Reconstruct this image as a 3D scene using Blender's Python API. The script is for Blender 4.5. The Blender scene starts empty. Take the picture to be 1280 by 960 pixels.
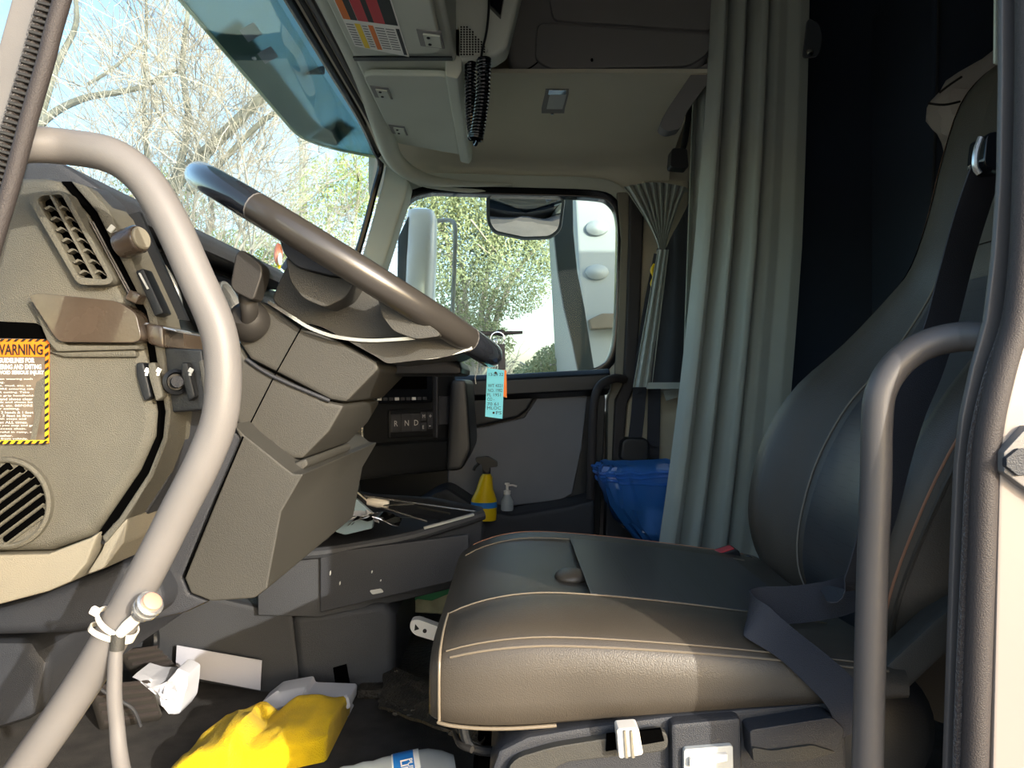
import bpy, bmesh, math, random
from mathutils import Vector, Matrix, noise
random.seed(7)
SC = bpy.context.scene
COL = SC.collection
F = 960.0
V = Vector
def P(x, y, Y):
    """point of the photograph (1280x960) at distance Y; camera at the origin, X towards the cab's rear, Z up"""
    return V(((x - 640) / F * Y, Y, (480 - y) / F * Y))

# ------------------------------------------------------------------ camera, sky, sun, exposure
cam = bpy.data.cameras.new('camera'); cam.sensor_width = 36; cam.lens = 27.0; cam.clip_start = 0.02; cam.clip_end = 500
co = bpy.data.objects.new('camera', cam); COL.objects.link(co)
co.location = (0, 0, 0); co.rotation_euler = (math.pi / 2, 0, 0)
SC.camera = co
SUN_DIR = V((-0.80, 1.0, -0.37)).normalized()
world = bpy.data.worlds.new('sky'); SC.world = world; world.use_nodes = True
wn = world.node_tree; wn.nodes.clear()
sky = wn.nodes.new('ShaderNodeTexSky'); sky.sky_type = 'NISHITA'; sky.sun_disc = False
sky.sun_elevation = math.asin(-SUN_DIR.z); sky.sun_rotation = math.atan2(-SUN_DIR.x, -SUN_DIR.y)
sky.air_density = 1.0; sky.dust_density = 2.5; sky.ozone_density = 1.5
bg = wn.nodes.new('ShaderNodeBackground'); bg.inputs[1].default_value = 0.28
wo = wn.nodes.new('ShaderNodeOutputWorld')
wn.links.new(sky.outputs[0], bg.inputs[0]); wn.links.new(bg.outputs[0], wo.inputs[0])
sl = bpy.data.lights.new('sun', 'SUN'); sl.energy = 2.7; sl.angle = 0.01; sl.color = (1.0, 0.945, 0.85)
so = bpy.data.objects.new('sun', sl); COL.objects.link(so); so.location = (6, -7, 6)
so.rotation_euler = SUN_DIR.to_track_quat('-Z', 'Y').to_euler()
SC.view_settings.view_transform = 'Standard'; SC.view_settings.look = 'None'
SC.view_settings.exposure = 1.12; SC.view_settings.gamma = 1; SC.view_settings.use_curve_mapping = False

# ------------------------------------------------------------------ materials
def lin(c):
    if isinstance(c, str):
        c = [int(c[i:i + 2], 16) for i in (0, 2, 4)]
    return tuple(((v / 255) / 12.92 if v / 255 < .04045 else (((v / 255) + .055) / 1.055) ** 2.4) for v in c) + (1,)
def mat(name, color, rough=.5, metal=0., bump=None, var=None, spec=.5, coat=0., sheen=0., emit=None, trans=0., ior=1.45, wear=None):
    m = bpy.data.materials.new(name); m.use_nodes = True
    n = m.node_tree; b = n.nodes['Principled BSDF']
    c = lin(color)
    b.inputs['Base Color'].default_value = c; b.inputs['Roughness'].default_value = rough
    b.inputs['Metallic'].default_value = metal; b.inputs['Specular IOR Level'].default_value = spec
    b.inputs['Coat Weight'].default_value = coat; b.inputs['Sheen Weight'].default_value = sheen
    b.inputs['Transmission Weight'].default_value = trans; b.inputs['IOR'].default_value = ior
    tc = n.nodes.new('ShaderNodeTexCoord')
    if var:
        t = n.nodes.new('ShaderNodeTexNoise'); t.inputs['Scale'].default_value = var[0]; t.inputs['Detail'].default_value = 5
        r = n.nodes.new('ShaderNodeValToRGB'); a = var[1]
        r.color_ramp.elements[0].position = .3; r.color_ramp.elements[1].position = .72
        c2 = lin(var[2]) if len(var) > 2 else tuple(min(1, v * (1 + a)) for v in c[:3]) + (1,)
        r.color_ramp.elements[0].color = tuple(v * (1 - a) for v in c[:3]) + (1,); r.color_ramp.elements[1].color = c2
        n.links.new(tc.outputs['Object'], t.inputs['Vector']); n.links.new(t.outputs[0], r.inputs[0]); n.links.new(r.outputs[0], b.inputs['Base Color'])
        rr = n.nodes.new('ShaderNodeMapRange'); rr.inputs[3].default_value = max(0.02, rough - .06); rr.inputs[4].default_value = min(1, rough + .08)
        n.links.new(t.outputs[0], rr.inputs[0]); n.links.new(rr.outputs[0], b.inputs['Roughness'])
    if bump:
        t2 = n.nodes.new('ShaderNodeTexNoise' if len(bump) < 3 or bump[2] == 'noise' else 'ShaderNodeTexVoronoi')
        t2.inputs['Scale'].default_value = bump[0]
        if 'Detail' in t2.inputs: t2.inputs['Detail'].default_value = 3
        bp = n.nodes.new('ShaderNodeBump'); bp.inputs['Strength'].default_value = bump[1]; bp.inputs['Distance'].default_value = .004
        n.links.new(tc.outputs['Object'], t2.inputs['Vector']); n.links.new(t2.outputs[0], bp.inputs['Height']); n.links.new(bp.outputs[0], b.inputs['Normal'])
    return m
def glass_mat(name, tint, refl=.06, gloss_rough=.02, scatter=0.):
    m = bpy.data.materials.new(name); m.use_nodes = True
    n = m.node_tree; n.nodes.clear()
    o = n.nodes.new('ShaderNodeOutputMaterial'); t = n.nodes.new('ShaderNodeBsdfTransparent'); g = n.nodes.new('ShaderNodeBsdfGlossy')
    t.inputs[0].default_value = lin(tint); g.inputs['Roughness'].default_value = gloss_rough
    fr = n.nodes.new('ShaderNodeFresnel'); fr.inputs[0].default_value = 1.3
    mx = n.nodes.new('ShaderNodeMixShader')
    ml = n.nodes.new('ShaderNodeMath'); ml.operation = 'MULTIPLY'; ml.inputs[1].default_value = refl * 12
    n.links.new(fr.outputs[0], ml.inputs[0]); n.links.new(ml.outputs[0], mx.inputs[0])
    src = t.outputs[0]
    if scatter:
        d = n.nodes.new('ShaderNodeBsdfTranslucent'); d.inputs[0].default_value = lin(tint)
        m2 = n.nodes.new('ShaderNodeMixShader'); m2.inputs[0].default_value = scatter
        n.links.new(t.outputs[0], m2.inputs[1]); n.links.new(d.outputs[0], m2.inputs[2]); src = m2.outputs[0]
    n.links.new(src, mx.inputs[1]); n.links.new(g.outputs[0], mx.inputs[2]); n.links.new(mx.outputs[0], o.inputs[0])
    return m
def striped(name, ca, cb, scale, angle, rough=.4):
    m = mat(name, ca, rough); n = m.node_tree; b = n.nodes['Principled BSDF']
    tc = n.nodes.new('ShaderNodeTexCoord'); mp = n.nodes.new('ShaderNodeMapping'); mp.inputs['Rotation'].default_value = (0, angle, 0)
    w = n.nodes.new('ShaderNodeTexWave'); w.inputs['Scale'].default_value = scale; w.bands_direction = 'X'
    r = n.nodes.new('ShaderNodeValToRGB'); r.color_ramp.interpolation = 'CONSTANT'
    r.color_ramp.elements[0].color = lin(ca); r.color_ramp.elements[1].position = .5; r.color_ramp.elements[1].color = lin(cb)
    n.links.new(tc.outputs['Object'], mp.inputs[0]); n.links.new(mp.outputs[0], w.inputs[0]); n.links.new(w.outputs[0], r.inputs[0]); n.links.new(r.outputs[0], b.inputs['Base Color'])
    return m
M = {}
M['khaki'] = mat('khaki_plastic', '565349', .5, bump=(900, .5), var=(7, .14, '605d52'))
M['cream'] = mat('cream_plastic', '7d7768', .5, bump=(700, .2), var=(9, .08))
M['dark'] = mat('dark_grey_plastic', '2f3136', .5, bump=(800, .3), var=(6, .12))
M['mid'] = mat('mid_grey_plastic', '3b3a36', .52, bump=(900, .25), var=(5, .1))
M['hump'] = mat('tunnel_plastic', '35373b', .55, bump=(700, .3), var=(5, .12))
M['black'] = mat('black_plastic', '15171a', .42, bump=(600, .12))
M['gloss'] = mat('gloss_black', '101216', .15)
M['void'] = mat('dark_recess', '040404', .9, spec=0.)  # flat black puts the shade of slots, holes and wells into colour
M['wood'] = mat('brown_trim', '3f362d', .25, bump=(300, .05), var=(16, .2, '4a3f35'), coat=.5)
M['steel'] = mat('painted_tube', '6b6866', .42, bump=(1500, .12), var=(14, .08))
M['tubeB'] = mat('grey_tube', '4f4c4b', .4, bump=(1500, .1), var=(10, .08))
M['rubber'] = mat('seal_rubber', '35302f', .6, bump=(900, .3))
M['fuzz'] = mat('seal_fuzz', '2b2523', .95, bump=(350, 1.), sheen=.3)
M['leather'] = mat('seat_leather', '474139', .36, bump=(700, .2), var=(7, .12), spec=.6)
M['leather_dark'] = mat('seat_leather_dark', '2f3034', .38, bump=(700, .2), var=(7, .1), spec=.6)
M['thread'] = mat('seat_thread', 'a0745a', .8)
M['piping'] = mat('seat_piping', '756b5c', .4)
M['webbing'] = mat('belt_webbing', '37383e', .75, bump=(900, .4))
M['curtain'] = mat('curtain_cloth', 'a9b0a7', .9, bump=(1400, .35), var=(4, .07), sheen=.25)
M['curtain_dark'] = mat('curtain_lining', '383d42', .9, bump=(1200, .3), sheen=.2)
M['headliner'] = mat('headliner_cloth', 'cfcab5', .95, bump=(1600, .35), var=(3, .05))
M['console'] = mat('overhead_plastic', 'bcc0b3', .55, bump=(1000, .2), var=(4, .06))
M['console_dark'] = mat('overhead_dark_plastic', '7d7b79', .6, bump=(1000, .2), var=(4, .06))
M['tan'] = mat('tan_wall', 'c9c1a9', .85, bump=(900, .2), var=(4, .06))
M['white'] = mat('white_paint', '8b827c', .3, coat=.4, var=(3, .04))
M['silver'] = mat('silver_trim', 'c9c9c6', .25, metal=.8)
M['chrome'] = mat('chrome', 'd5d6d8', .08, metal=1.)
M['carpet'] = mat('floor_carpet', '3a3838', .95, bump=(500, 1.), var=(20, .3, '4a4744'))
M['mat_rubber'] = mat('rubber_mat', '2c2a27', .45, bump=(120, .9, 'voronoi'), var=(30, .3, '4a4338'))
M['yellow'] = mat('yellow_microfiber', 'cfad00', .95, bump=(420, .8), var=(40, .1), sheen=.08)
M['paper'] = mat('tissue_paper', 'bec1cb', .85, bump=(60, .3))
M['paperg'] = mat('grey_paper', 'a6a8b4', .8, bump=(40, .15))
M['plastic_white'] = mat('white_plastic', 'e6e0d6', .4)
M['zip'] = mat('nylon_tie', 'efe6d4', .35, spec=.6)
M['red'] = mat('red_print', 'c03038', .5)
M['pink'] = mat('faded_red_cap', 'cf8a76', .5)
M['orange'] = mat('orange_print', 'e27412', .45)
M['yel'] = mat('yellow_print', 'f2cf22', .5)
M['blk'] = mat('black_print', '17140f', .5)
M['sticker'] = mat('worn_sticker_ground', '574c42', .5, var=(30, .25, '776b5c'))
M['wht'] = mat('white_print', 'eeece4', .5)
M['lgrey'] = mat('light_grey_print', 'b5b7b4', .5)
M['tag'] = mat('blue_tag', '6fd0e6', .5)
M['ink'] = mat('blue_ink', '26344a', .6)
M['yplastic'] = mat('yellow_plastic', 'e6c211', .35)
M['blue'] = mat('blue_label', '2a7cc8', .4)
M['bag'] = glass_mat('blue_film', 'bcdcff', .1, .2, .55)
def film(m, col, k):
    n = m.node_tree; p = n.nodes.new('ShaderNodeBsdfPrincipled'); p.inputs['Base Color'].default_value = lin(col); p.inputs['Roughness'].default_value = .25
    o = next(x for x in n.nodes if x.type == 'OUTPUT_MATERIAL'); old = o.inputs[0].links[0].from_socket; mx = n.nodes.new('ShaderNodeMixShader'); mx.inputs[0].default_value = k
    n.links.new(old, mx.inputs[1]); n.links.new(p.outputs[0], mx.inputs[2]); n.links.new(mx.outputs[0], o.inputs[0])
film(M['bag'], '4fa4ff', .26)
M['doorgrey'] = mat('door_panel_grey', '77777b', .6, bump=(900, .2), var=(5, .08))
M['clear'] = glass_mat('clear_bottle', 'eef3f5', .14, .08, .55)
film(M['clear'], 'dfe4e6', .35)
M['glass'] = glass_mat('window_glass', 'f4faf8', .02)
M['visor'] = glass_mat('tinted_acrylic', 'aac2c1', .03, .05, .5)
M['mirror'] = mat('mirror_glass', 'e8e8e8', .02, metal=1.)
M['gunmetal'] = mat('dark_fairing', '4c5459', .5, var=(5, .1))
M['trailer'] = mat('trailer_wall', '9da8a9', .5, var=(2, .04))
M['bark'] = mat('pale_bark', 'b3aea6', .9, var=(6, .25, 'ccc6bb'))
M['barkg'] = mat('grey_bark', '7f7f76', .9, var=(6, .3))
M['leaf'] = mat('tree_leaf', '86966c', .7, var=(.9, .25, 'a3b088'))
M['leafg'] = mat('shrub_leaf', '86a055', .6, var=(.9, .3, 'a9ba78'))
M['bluegrey'] = mat('blue_grey_shell', '8299a8', .4)
M['gravel'] = mat('gravel_ground', 'a59d92', .95, bump=(30, .8), var=(3, .15))
M['boot'] = mat('rubber_boot', '2b2927', .5, bump=(900, .12))
M['backpack'] = mat('grey_cloth', 'aaa29b', .9, bump=(500, .3))
M['sleeper'] = mat('sleeper_trim', '3b4554', .9)
for nm in ('leaf', 'leafg'):                         # leaves let light through
    n = M[nm].node_tree; M[nm].node_tree.nodes['Principled BSDF'].inputs['Transmission Weight'].default_value = 0
# perforated leather
def perforate(m, scale):
    n = m.node_tree; b = n.nodes['Principled BSDF']
    tc = n.nodes.new('ShaderNodeTexCoord'); v = n.nodes.new('ShaderNodeTexVoronoi'); v.inputs['Scale'].default_value = scale
    v.inputs['Randomness'].default_value = 0.
    r = n.nodes.new('ShaderNodeValToRGB'); r.color_ramp.elements[0].position = .16; r.color_ramp.elements[1].position = .22
    r.color_ramp.elements[0].color = lin('0c0c0d'); r.color_ramp.elements[1].color = b.inputs['Base Color'].default_value
    n.links.new(tc.outputs['Object'], v.inputs['Vector']); n.links.new(v.outputs['Distance'], r.inputs[0]); n.links.new(r.outputs[0], b.inputs['Base Color'])
M['perf'] = mat('perforated_leather', '3c3d40', .36, spec=.6); perforate(M['perf'], 170)
# wood grain, brushed along the trim
# ------------------------------------------------------------------ object helpers
W = {}
def tag(o, label=None, cat=None, group=None, kind=None):
    if label: o['label'] = label
    if cat: o['category'] = cat
    if group: o['group'] = group
    if kind: o['kind'] = kind
    return o
def thing(name, label, cat, loc, group=None):
    o = bpy.data.objects.new(name, None); COL.objects.link(o); o.empty_display_size = .05
    o.location = loc; W[o] = V(loc); return tag(o, label, cat, group)
def struct(name, loc=(0, 0, 0)):
    o = bpy.data.objects.new(name, None); COL.objects.link(o); o.location = loc; W[o] = V(loc); o['kind'] = 'structure'; return o
def obj(name, bm, m, parent=None, smooth=35, label=None, kind=None):
    bmesh.ops.recalc_face_normals(bm, faces=bm.faces[:])
    me = bpy.data.meshes.new(name); xs = [v.co for v in bm.verts]
    c = V([(min(p[i] for p in xs) + max(p[i] for p in xs)) / 2 for i in range(3)])
    bmesh.ops.translate(bm, vec=-c, verts=bm.verts[:]); bm.to_mesh(me); bm.free()
    if smooth:
        me.polygons.foreach_set('use_smooth', [True] * len(me.polygons)); me.set_sharp_from_angle(angle=math.radians(smooth))
    o = bpy.data.objects.new(name, me); COL.objects.link(o)
    if smooth == 35 and len(me.polygons) < 4000:
        w_ = o.modifiers.new('normals', 'WEIGHTED_NORMAL'); w_.keep_sharp = True; w_.weight = 100
    o.data.materials.append(M[m] if isinstance(m, str) else m)
    W[o] = c
    if parent: o.parent = parent; o.location = c - W[parent]
    else: o.location = c
    if label: o['label'] = label
    if kind: o['kind'] = kind
    return o
def wo_(name, bm, m, **k):
    o = obj(name, bm, m, None, **k); o['kind'] = 'structure'; return o
def copy_tree(o, off, parent=None):
    c = o.copy(); COL.objects.link(c)
    if parent: c.parent = parent
    else: c.location = o.location + V(off)
    W[c] = W[o] + V(off)
    for ch in list(o.children): copy_tree(ch, off, c)
    return c
def NB(): return bmesh.new()
def bev(bm, r, seg=2, ang=25, edges=None):
    if r <= 0: return bm
    bm.normal_update()
    es = edges or [e for e in bm.edges if len(e.link_faces) == 2 and e.calc_face_angle(0) > math.radians(ang)]
    bmesh.ops.bevel(bm, geom=es, offset=r, segments=seg, affect='EDGES', profile=.5, clamp_overlap=True)
    return bm
def loft(bm, rings, closed=True, caps=True, loop=False):
    vs = [[bm.verts.new(p) for p in r] for r in rings]
    n = len(rings[0]); seq = list(zip(vs, vs[1:] + ([vs[0]] if loop else [])))
    if not loop: seq = list(zip(vs, vs[1:]))
    else: seq = [(vs[i], vs[(i + 1) % len(vs)]) for i in range(len(vs))]
    for a, b in seq:
        for i in range(n if closed else n - 1):
            j = (i + 1) % n
            try: bm.faces.new((a[i], a[j], b[j], b[i]))
            except ValueError: pass
    if caps and closed and not loop:
        bm.faces.new(vs[0][::-1]); bm.faces.new(vs[-1])
    return bm
def prism(pts, Y0, Y1, r=.004, ref=None, seg=2, bm=None, back=None, ang=25):
    """a body whose outline is read at distance `ref`, running from Y0 to Y1 (true to the cab: edges run straight across it)"""
    own = bm is None
    b2 = NB(); ref = ref or Y0
    A = [P(x, y, ref) for x, y in pts]; B = A if back is None else [P(x, y, ref) for x, y in back]
    loft(b2, [[V((p.x, Y0, p.z)) for p in A], [V((p.x, Y1, p.z)) for p in B]])
    bev(b2, r, seg, ang)
    if own: return b2
    return join(bm, b2)
def join(bm, b2):
    me = bpy.data.meshes.new('tmp'); b2.to_mesh(me); b2.free(); bm.from_mesh(me); bpy.data.meshes.remove(me); return bm
def box(c, s, r=.003, R=None, seg=2, bm=None):
    b2 = NB(); bmesh.ops.create_cube(b2, size=1)
    for v in b2.verts: v.co = V((v.co.x * s[0], v.co.y * s[1], v.co.z * s[2]))
    bev(b2, r, seg)
    if R is not None: bmesh.ops.transform(b2, matrix=R.to_4x4() if len(R) == 3 else R, verts=b2.verts[:])
    bmesh.ops.translate(b2, vec=V(c), verts=b2.verts[:])
    return b2 if bm is None else join(bm, b2)
def smooth_path(pts, k=6):
    out = []; n = len(pts)
    for i in range(n - 1):
        p0, p1, p2, p3 = pts[max(i - 1, 0)], pts[i], pts[i + 1], pts[min(i + 2, n - 1)]
        for s in range(k):
            t = s / k
            out.append(.5 * ((2 * p1) + (p2 - p0) * t + (2 * p0 - 5 * p1 + 4 * p2 - p3) * t * t + (3 * p1 - p0 - 3 * p2 + p3) * t ** 3))
    out.append(pts[-1].copy()); return out
def tube(pts, r, seg=10, k=6, bm=None, flat=None, up=None, caps=True):
    """tube along a smoothed path; r a number or one per point; flat=(a,b) makes the section an a x b ellipse/strap"""
    n0 = len(pts); path = smooth_path([V(p) for p in pts], k) if k > 1 else [V(p) for p in pts]
    rr = [r] * len(path) if not isinstance(r, (list, tuple)) else [r[min(int(i / max(k, 1)), n0 - 1)] * (1 - (i / max(k, 1)) % 1) + r[min(int(i / max(k, 1)) + 1, n0 - 1)] * ((i / max(k, 1)) % 1) for i in range(len(path))]
    own = bm is None
    if own: bm = NB()
    rings = []; N = None
    for i, p in enumerate(path):
        t = (path[min(i + 1, len(path) - 1)] - path[max(i - 1, 0)]).normalized()
        if up is not None: N = V(up) - t * V(up).dot(t)
        elif N is None: N = t.orthogonal()
        else: N = N - t * N.dot(t)
        N = N.normalized(); B = t.cross(N)
        fa, fb = (flat if flat else (1, 1))
        rings.append([p + (N * math.cos(a) * fa + B * math.sin(a) * fb) * rr[i] for a in [2 * math.pi * j / seg for j in range(seg)]])
    loft(bm, rings, caps=caps)
    return bm
def strap(pts, width, th, wdir, k=6, bm=None):
    """a flat band along a smoothed path; wdir: its width direction, one vector or one per point"""
    path = smooth_path([V(p) for p in pts], k); n0 = len(pts)
    wd = [V(w).normalized() for w in wdir] if isinstance(wdir, list) else [V(wdir).normalized()] * n0
    wd = smooth_path(wd, k)
    bm2 = NB(); rings = []
    for i, p in enumerate(path):
        t = (path[min(i + 1, len(path) - 1)] - path[max(i - 1, 0)]).normalized()
        w = (wd[i] - t * wd[i].dot(t)).normalized(); n = t.cross(w)
        rings.append([p + w * width / 2 * a + n * th / 2 * b for a, b in ((-1, -1), (1, -1), (1, 1), (-1, 1))])
    loft(bm2, rings)
    return bm2 if bm is None else join(bm, bm2)
def grid(f, nu, nv, th=0., bm=None):
    b2 = NB()
    vs = [[b2.verts.new(f(i / nu, j / nv)) for j in range(nv + 1)] for i in range(nu + 1)]
    for i in range(nu):
        for j in range(nv): b2.faces.new((vs[i][j], vs[i + 1][j], vs[i + 1][j + 1], vs[i][j + 1]))
    if th:
        bmesh.ops.recalc_face_normals(b2, faces=b2.faces[:]); bmesh.ops.solidify(b2, geom=b2.faces[:], thickness=th)
    return b2 if bm is None else join(bm, b2)
def lathe(prof, origin, axis, seg=24, bm=None):
    ax = V(axis).normalized(); u = ax.orthogonal().normalized(); w = ax.cross(u)
    b2 = NB(); rings = [[V(origin) + ax * h + (u * math.cos(2 * math.pi * j / seg) + w * math.sin(2 * math.pi * j / seg)) * max(r, 1e-4) for j in range(seg)] for r, h in prof]
    loft(b2, rings)
    return b2 if bm is None else join(bm, b2)
def offset(poly, d):
    n = len(poly); out = []
    for i in range(n):
        a, b, c = poly[i - 1], poly[i], poly[(i + 1) % n]
        e1 = V((b[0] - a[0], b[1] - a[1])).normalized(); e2 = V((c[0] - b[0], c[1] - b[1])).normalized()
        t = (e1 + e2).normalized(); nrm = V((t.y, -t.x)); s = max(.5, nrm.dot(V((e1.y, -e1.x))))
        out.append((b[0] + nrm.x * d / s, b[1] + nrm.y * d / s))
    return out
def rpoly(pts, r, n=4):
    """round the corners of a pixel polygon"""
    out = []
    for i in range(len(pts)):
        a, b, c = V(pts[i - 1]), V(pts[i]), V(pts[(i + 1) % len(pts)])
        d1 = min(r, (a - b).length * .45); d2 = min(r, (c - b).length * .45)
        p, q = b + (a - b).normalized() * d1, b + (c - b).normalized() * d2
        for k in range(n + 1):
            t = k / n; out.append(tuple((p * (1 - t) ** 2 + b * 2 * t * (1 - t) + q * t * t)))
    return out
def ring_body(outer, inner, Y0, Y1, r=.0, ref=None, bm=None):
    """frame between two outlines of equal count"""
    ref = ref or Y0
    f = lambda pts, Y: [V((P(x, y, ref).x, Y, P(x, y, ref).z)) for x, y in pts]
    b2 = NB(); loft(b2, [f(outer, Y0), f(inner, Y0), f(inner, Y1), f(outer, Y1)], loop=True)
    bev(b2, r)
    return b2 if bm is None else join(bm, b2)
def strip(pl, pr, Y0, Y1, r=.002, ref=None):
    return prism(list(pl) + list(pr)[::-1], Y0, Y1, r, ref)
def text(s, O, R, U, w=None, h=None, m='wht', parent=None, name='lettering', th=.0004, bold=0.):
    """lettering laid on a surface: O its lower corner, R and U along and up the line, w the line's length or h its height"""
    cu = bpy.data.curves.new('t', 'FONT'); cu.body = s; cu.size = 1; cu.offset = bold; cu.resolution_u = 2
    o = bpy.data.objects.new('t', cu); COL.objects.link(o)
    dg = bpy.context.evaluated_depsgraph_get(); dg.update()
    me = bpy.data.meshes.new_from_object(o.evaluated_get(dg)); bpy.data.objects.remove(o); bpy.data.curves.remove(cu)
    bm = NB(); bm.from_mesh(me); bpy.data.meshes.remove(me)
    xs = [v.co.x for v in bm.verts]; ys = [v.co.y for v in bm.verts]
    x0, x1, y0, y1 = min(xs), max(xs), min(ys), max(ys)
    sx = w / (x1 - x0) if w else None; sy = h / (y1 - y0) if h else None
    sx = sx or sy; sy = sy or sx
    N = R.cross(U)
    for v in bm.verts: v.co = O + R * ((v.co.x - x0) * sx) + U * ((v.co.y - y0) * sy) + N * th
    return obj(name, bm, m, parent, smooth=0)
EX, EY, EZ = V((1, 0, 0)), V((0, 1, 0)), V((0, 0, 1))
def ptext(s, x0, x1, y0, y1, Y, m, parent, name='lettering', bold=0.):
    """lettering on a surface that faces the camera squarely"""
    a = P(x0, y1, Y); b = P(x1, y0, Y)
    return text(s, a, EX, EZ, b.x - a.x, b.z - a.z, m, parent, name, bold=bold)
def interp(k, x):
    for (a, b), (c, d) in zip(k, k[1:]):
        if x <= c: return b + (d - b) * (x - a) / (c - a)
    return k[-1][1]
# ================================================================== THE SETTING
FZ = -0.65
wo_('floor', box((.65, 1.62, FZ - .02), (3.5, 2.1, .04), .004), 'carpet')
# step well edge under the open door
wo_('trim_1', box((.0, .62, FZ - .09), (1.1, .1, .16), .01), 'rubber')
wo_('wall_front', box((-1.06, 1.62, -.2), (.04, 1.9, .9), .004), 'dark')
wo_('ceiling', box((.95, 1.64, 1.42), (2.9, 2.1, .04), .01), 'headliner')
wo_('wall_rear', box((2.4, 1.64, .35), (.04, 2.1, 2.1), .004), 'sleeper')
wo_('wall_left', box((1.46, .665, .35), (1.86, .03, 2.1), .004), 'sleeper')
bm = NB(); box((-.03, .66, 1.05), (1.1, .05, .72), .01, bm=bm); wo_('trim_2', bm, 'console')
wo_('wall_right', prism([(775, -60), (910, -60), (910, 735), (765, 735)], 2.67, 2.70, .002), 'tan')
wo_('wall_header', box((.2, 2.69, 1.06), (1.4, .03, .8), .003), 'headliner')
wo_('wall_side', prism([(905, -60), (1560, -60), (1560, 735), (905, 735)], 2.665, 2.70, .002), 'sleeper')
# roof cap above the windscreen
bm = NB(); loft(bm, [[V((-.46, y, .80)), V((-.30, y, 1.42)), V((-.26, y, 1.42)), V((-.42, y, .80))] for y in (.66, 2.66)]); wo_('wall_upper', bm, 'headliner')
# headliner cove over the passenger door
cove = [(2.66, .655), (2.655, .70), (2.62, .755), (2.52, .80), (2.38, .835), (2.24, .858), (2.12, .87)]
cs = smooth_path([V((0, a, b)) for a, b in cove], 5)
wo_('ceiling_panel', grid(lambda u, v: V((-.44 + .98 * u, cs[round(v * (len(cs) - 1))].y, cs[round(v * (len(cs) - 1))].z)), 14, len(cs) - 1, .012), 'headliner')
# piping where the headliner meets the door frame
wo_('trim_3', tube([P(475, 196, 2.47), P(492, 212, 2.5), P(515, 226, 2.53), P(545, 234, 2.57), P(600, 239, 2.61), P(700, 240.5, 2.62), P(860, 238, 2.62)], .007, 8), 'console')

# ---- windscreen
def bulge(v): return max(0., 1 - abs(2 * v - 1) ** 3)
def wsf(u, v):
    Y = .74 + 1.78 * v
    return V((-.445 - .03 * bulge(v) - u * (.10 + .33 * bulge(v)), Y, .775 - .575 * u))
w1 = struct('window_1', (-.6, 1.63, .48))
obj('pane', grid(wsf, 8, 16, .004), 'glass', w1)
top = [V((-.44, .75, .785)), V((-.455, 1.3, .785)), V((-.45, 1.8, .78)), V((-.437, 2.2, .765)), P(468, 186, 2.44), P(476, 205, 2.49), P(468, 240, 2.5), P(452, 300, 2.51), P(425, 385, 2.52)]
obj('gasket', tube(top, .011, 8), 'gloss', w1)
for dx, dz, rr, mm, nm in ((.022, .004, .006, 'rubber', 'rail'), (.036, .01, .007, 'console_dark', 'rail'), (.052, .012, .009, 'rubber', 'rail')):
    obj(nm, tube([p + V((dx, 0, dz)) for p in top[:4]] + [P(470, 182, 2.36) + V((dx * .75, 0, dz))], rr, 8), mm, w1)
# long rounded header roll beside the rails
wo_('trim_4', tube([V((-.375, .75, .80)), V((-.375, 1.3, .795)), V((-.372, 1.9, .785)), P(478, 160, 2.2), P(494, 200, 2.36), P(525, 222, 2.46), P(570, 229, 2.56), P(640, 231, 2.6)], [.03, .03, .03, .03, .028, .022, .012, .005], 12), 'console')
# passenger-side windscreen pillar
pl = [(481, 204), (478, 225), (466, 270), (452, 320), (436, 370), (418, 420)]
pr = [(512, 226), (508, 245), (498, 275), (484, 320), (468, 370), (448, 420)]
wo_('trim_5', strip(pl, pr, 2.5, 2.6, .012), 'console')
# ---- passenger door with its window
win = smooth_path([V(p) for p in [(540, 242), (640, 245), (735, 248), (762, 256), (771, 282), (770, 340), (768, 405), (763, 440), (750, 457), (720, 464), (640, 469), (540, 474), (450, 478), (432, 468), (440, 440), (470, 360), (498, 285), (512, 252), (540, 242)]], 4)[:-1]
win = [tuple(p) for p in win]
def area(p): return sum(a[0] * b[1] - b[0] * a[1] for a, b in zip(p, p[1:] + p[:1]))
sg = 1 if area(win) > 0 else -1
w2 = struct('window_2', P(640, 360, 2.64))
obj('pane', prism(offset(win, 3 * sg), 2.648, 2.652, 0, 2.62), 'glass', w2)
obj('gasket', ring_body(offset(win, 10 * sg), win, 2.605, 2.66, .004, 2.62), 'gloss', w2)
wo_('trim_6', ring_body(offset(win, 26 * sg), offset(win, 9.5 * sg), 2.615, 2.67, .003, 2.62), 'console')
d1 = struct('door_1', P(660, 560, 2.62))
obj('door_panel', prism([(420, 474), (752, 466), (757, 500), (748, 700), (420, 740)], 2.62, 2.68, .004), 'black', d1)
sill = [V((0, 2.62, -.03)), V((0, 2.60, .028)), V((0, 2.56, .030)), V((0, 2.53, .012)), V((0, 2.53, -.04)), V((0, 2.60, -.06))]
bm = NB(); loft(bm, [[p + V((x, 0, dz)) for p in sill] for x, dz in ((-.5, -.012), (.0, .004), (.26, .018), (.325, .022))]); bev(bm, .006)
obj('armrest_ledge', bm, 'black', d1)
obj('trim_panel', prism([(560, 560), (592, 535), (612, 532), (655, 522), (677, 488), (735, 489), (727, 560), (715, 617), (700, 625), (640, 632), (560, 640)], 2.60, 2.63, .006, ref=2.61), 'doorgrey', d1)
obj('armrest_scoop', prism([(565, 497), (672, 491), (660, 512), (648, 522), (600, 533), (565, 536)], 2.585, 2.63, .012, ref=2.6), 'black', d1)
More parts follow.
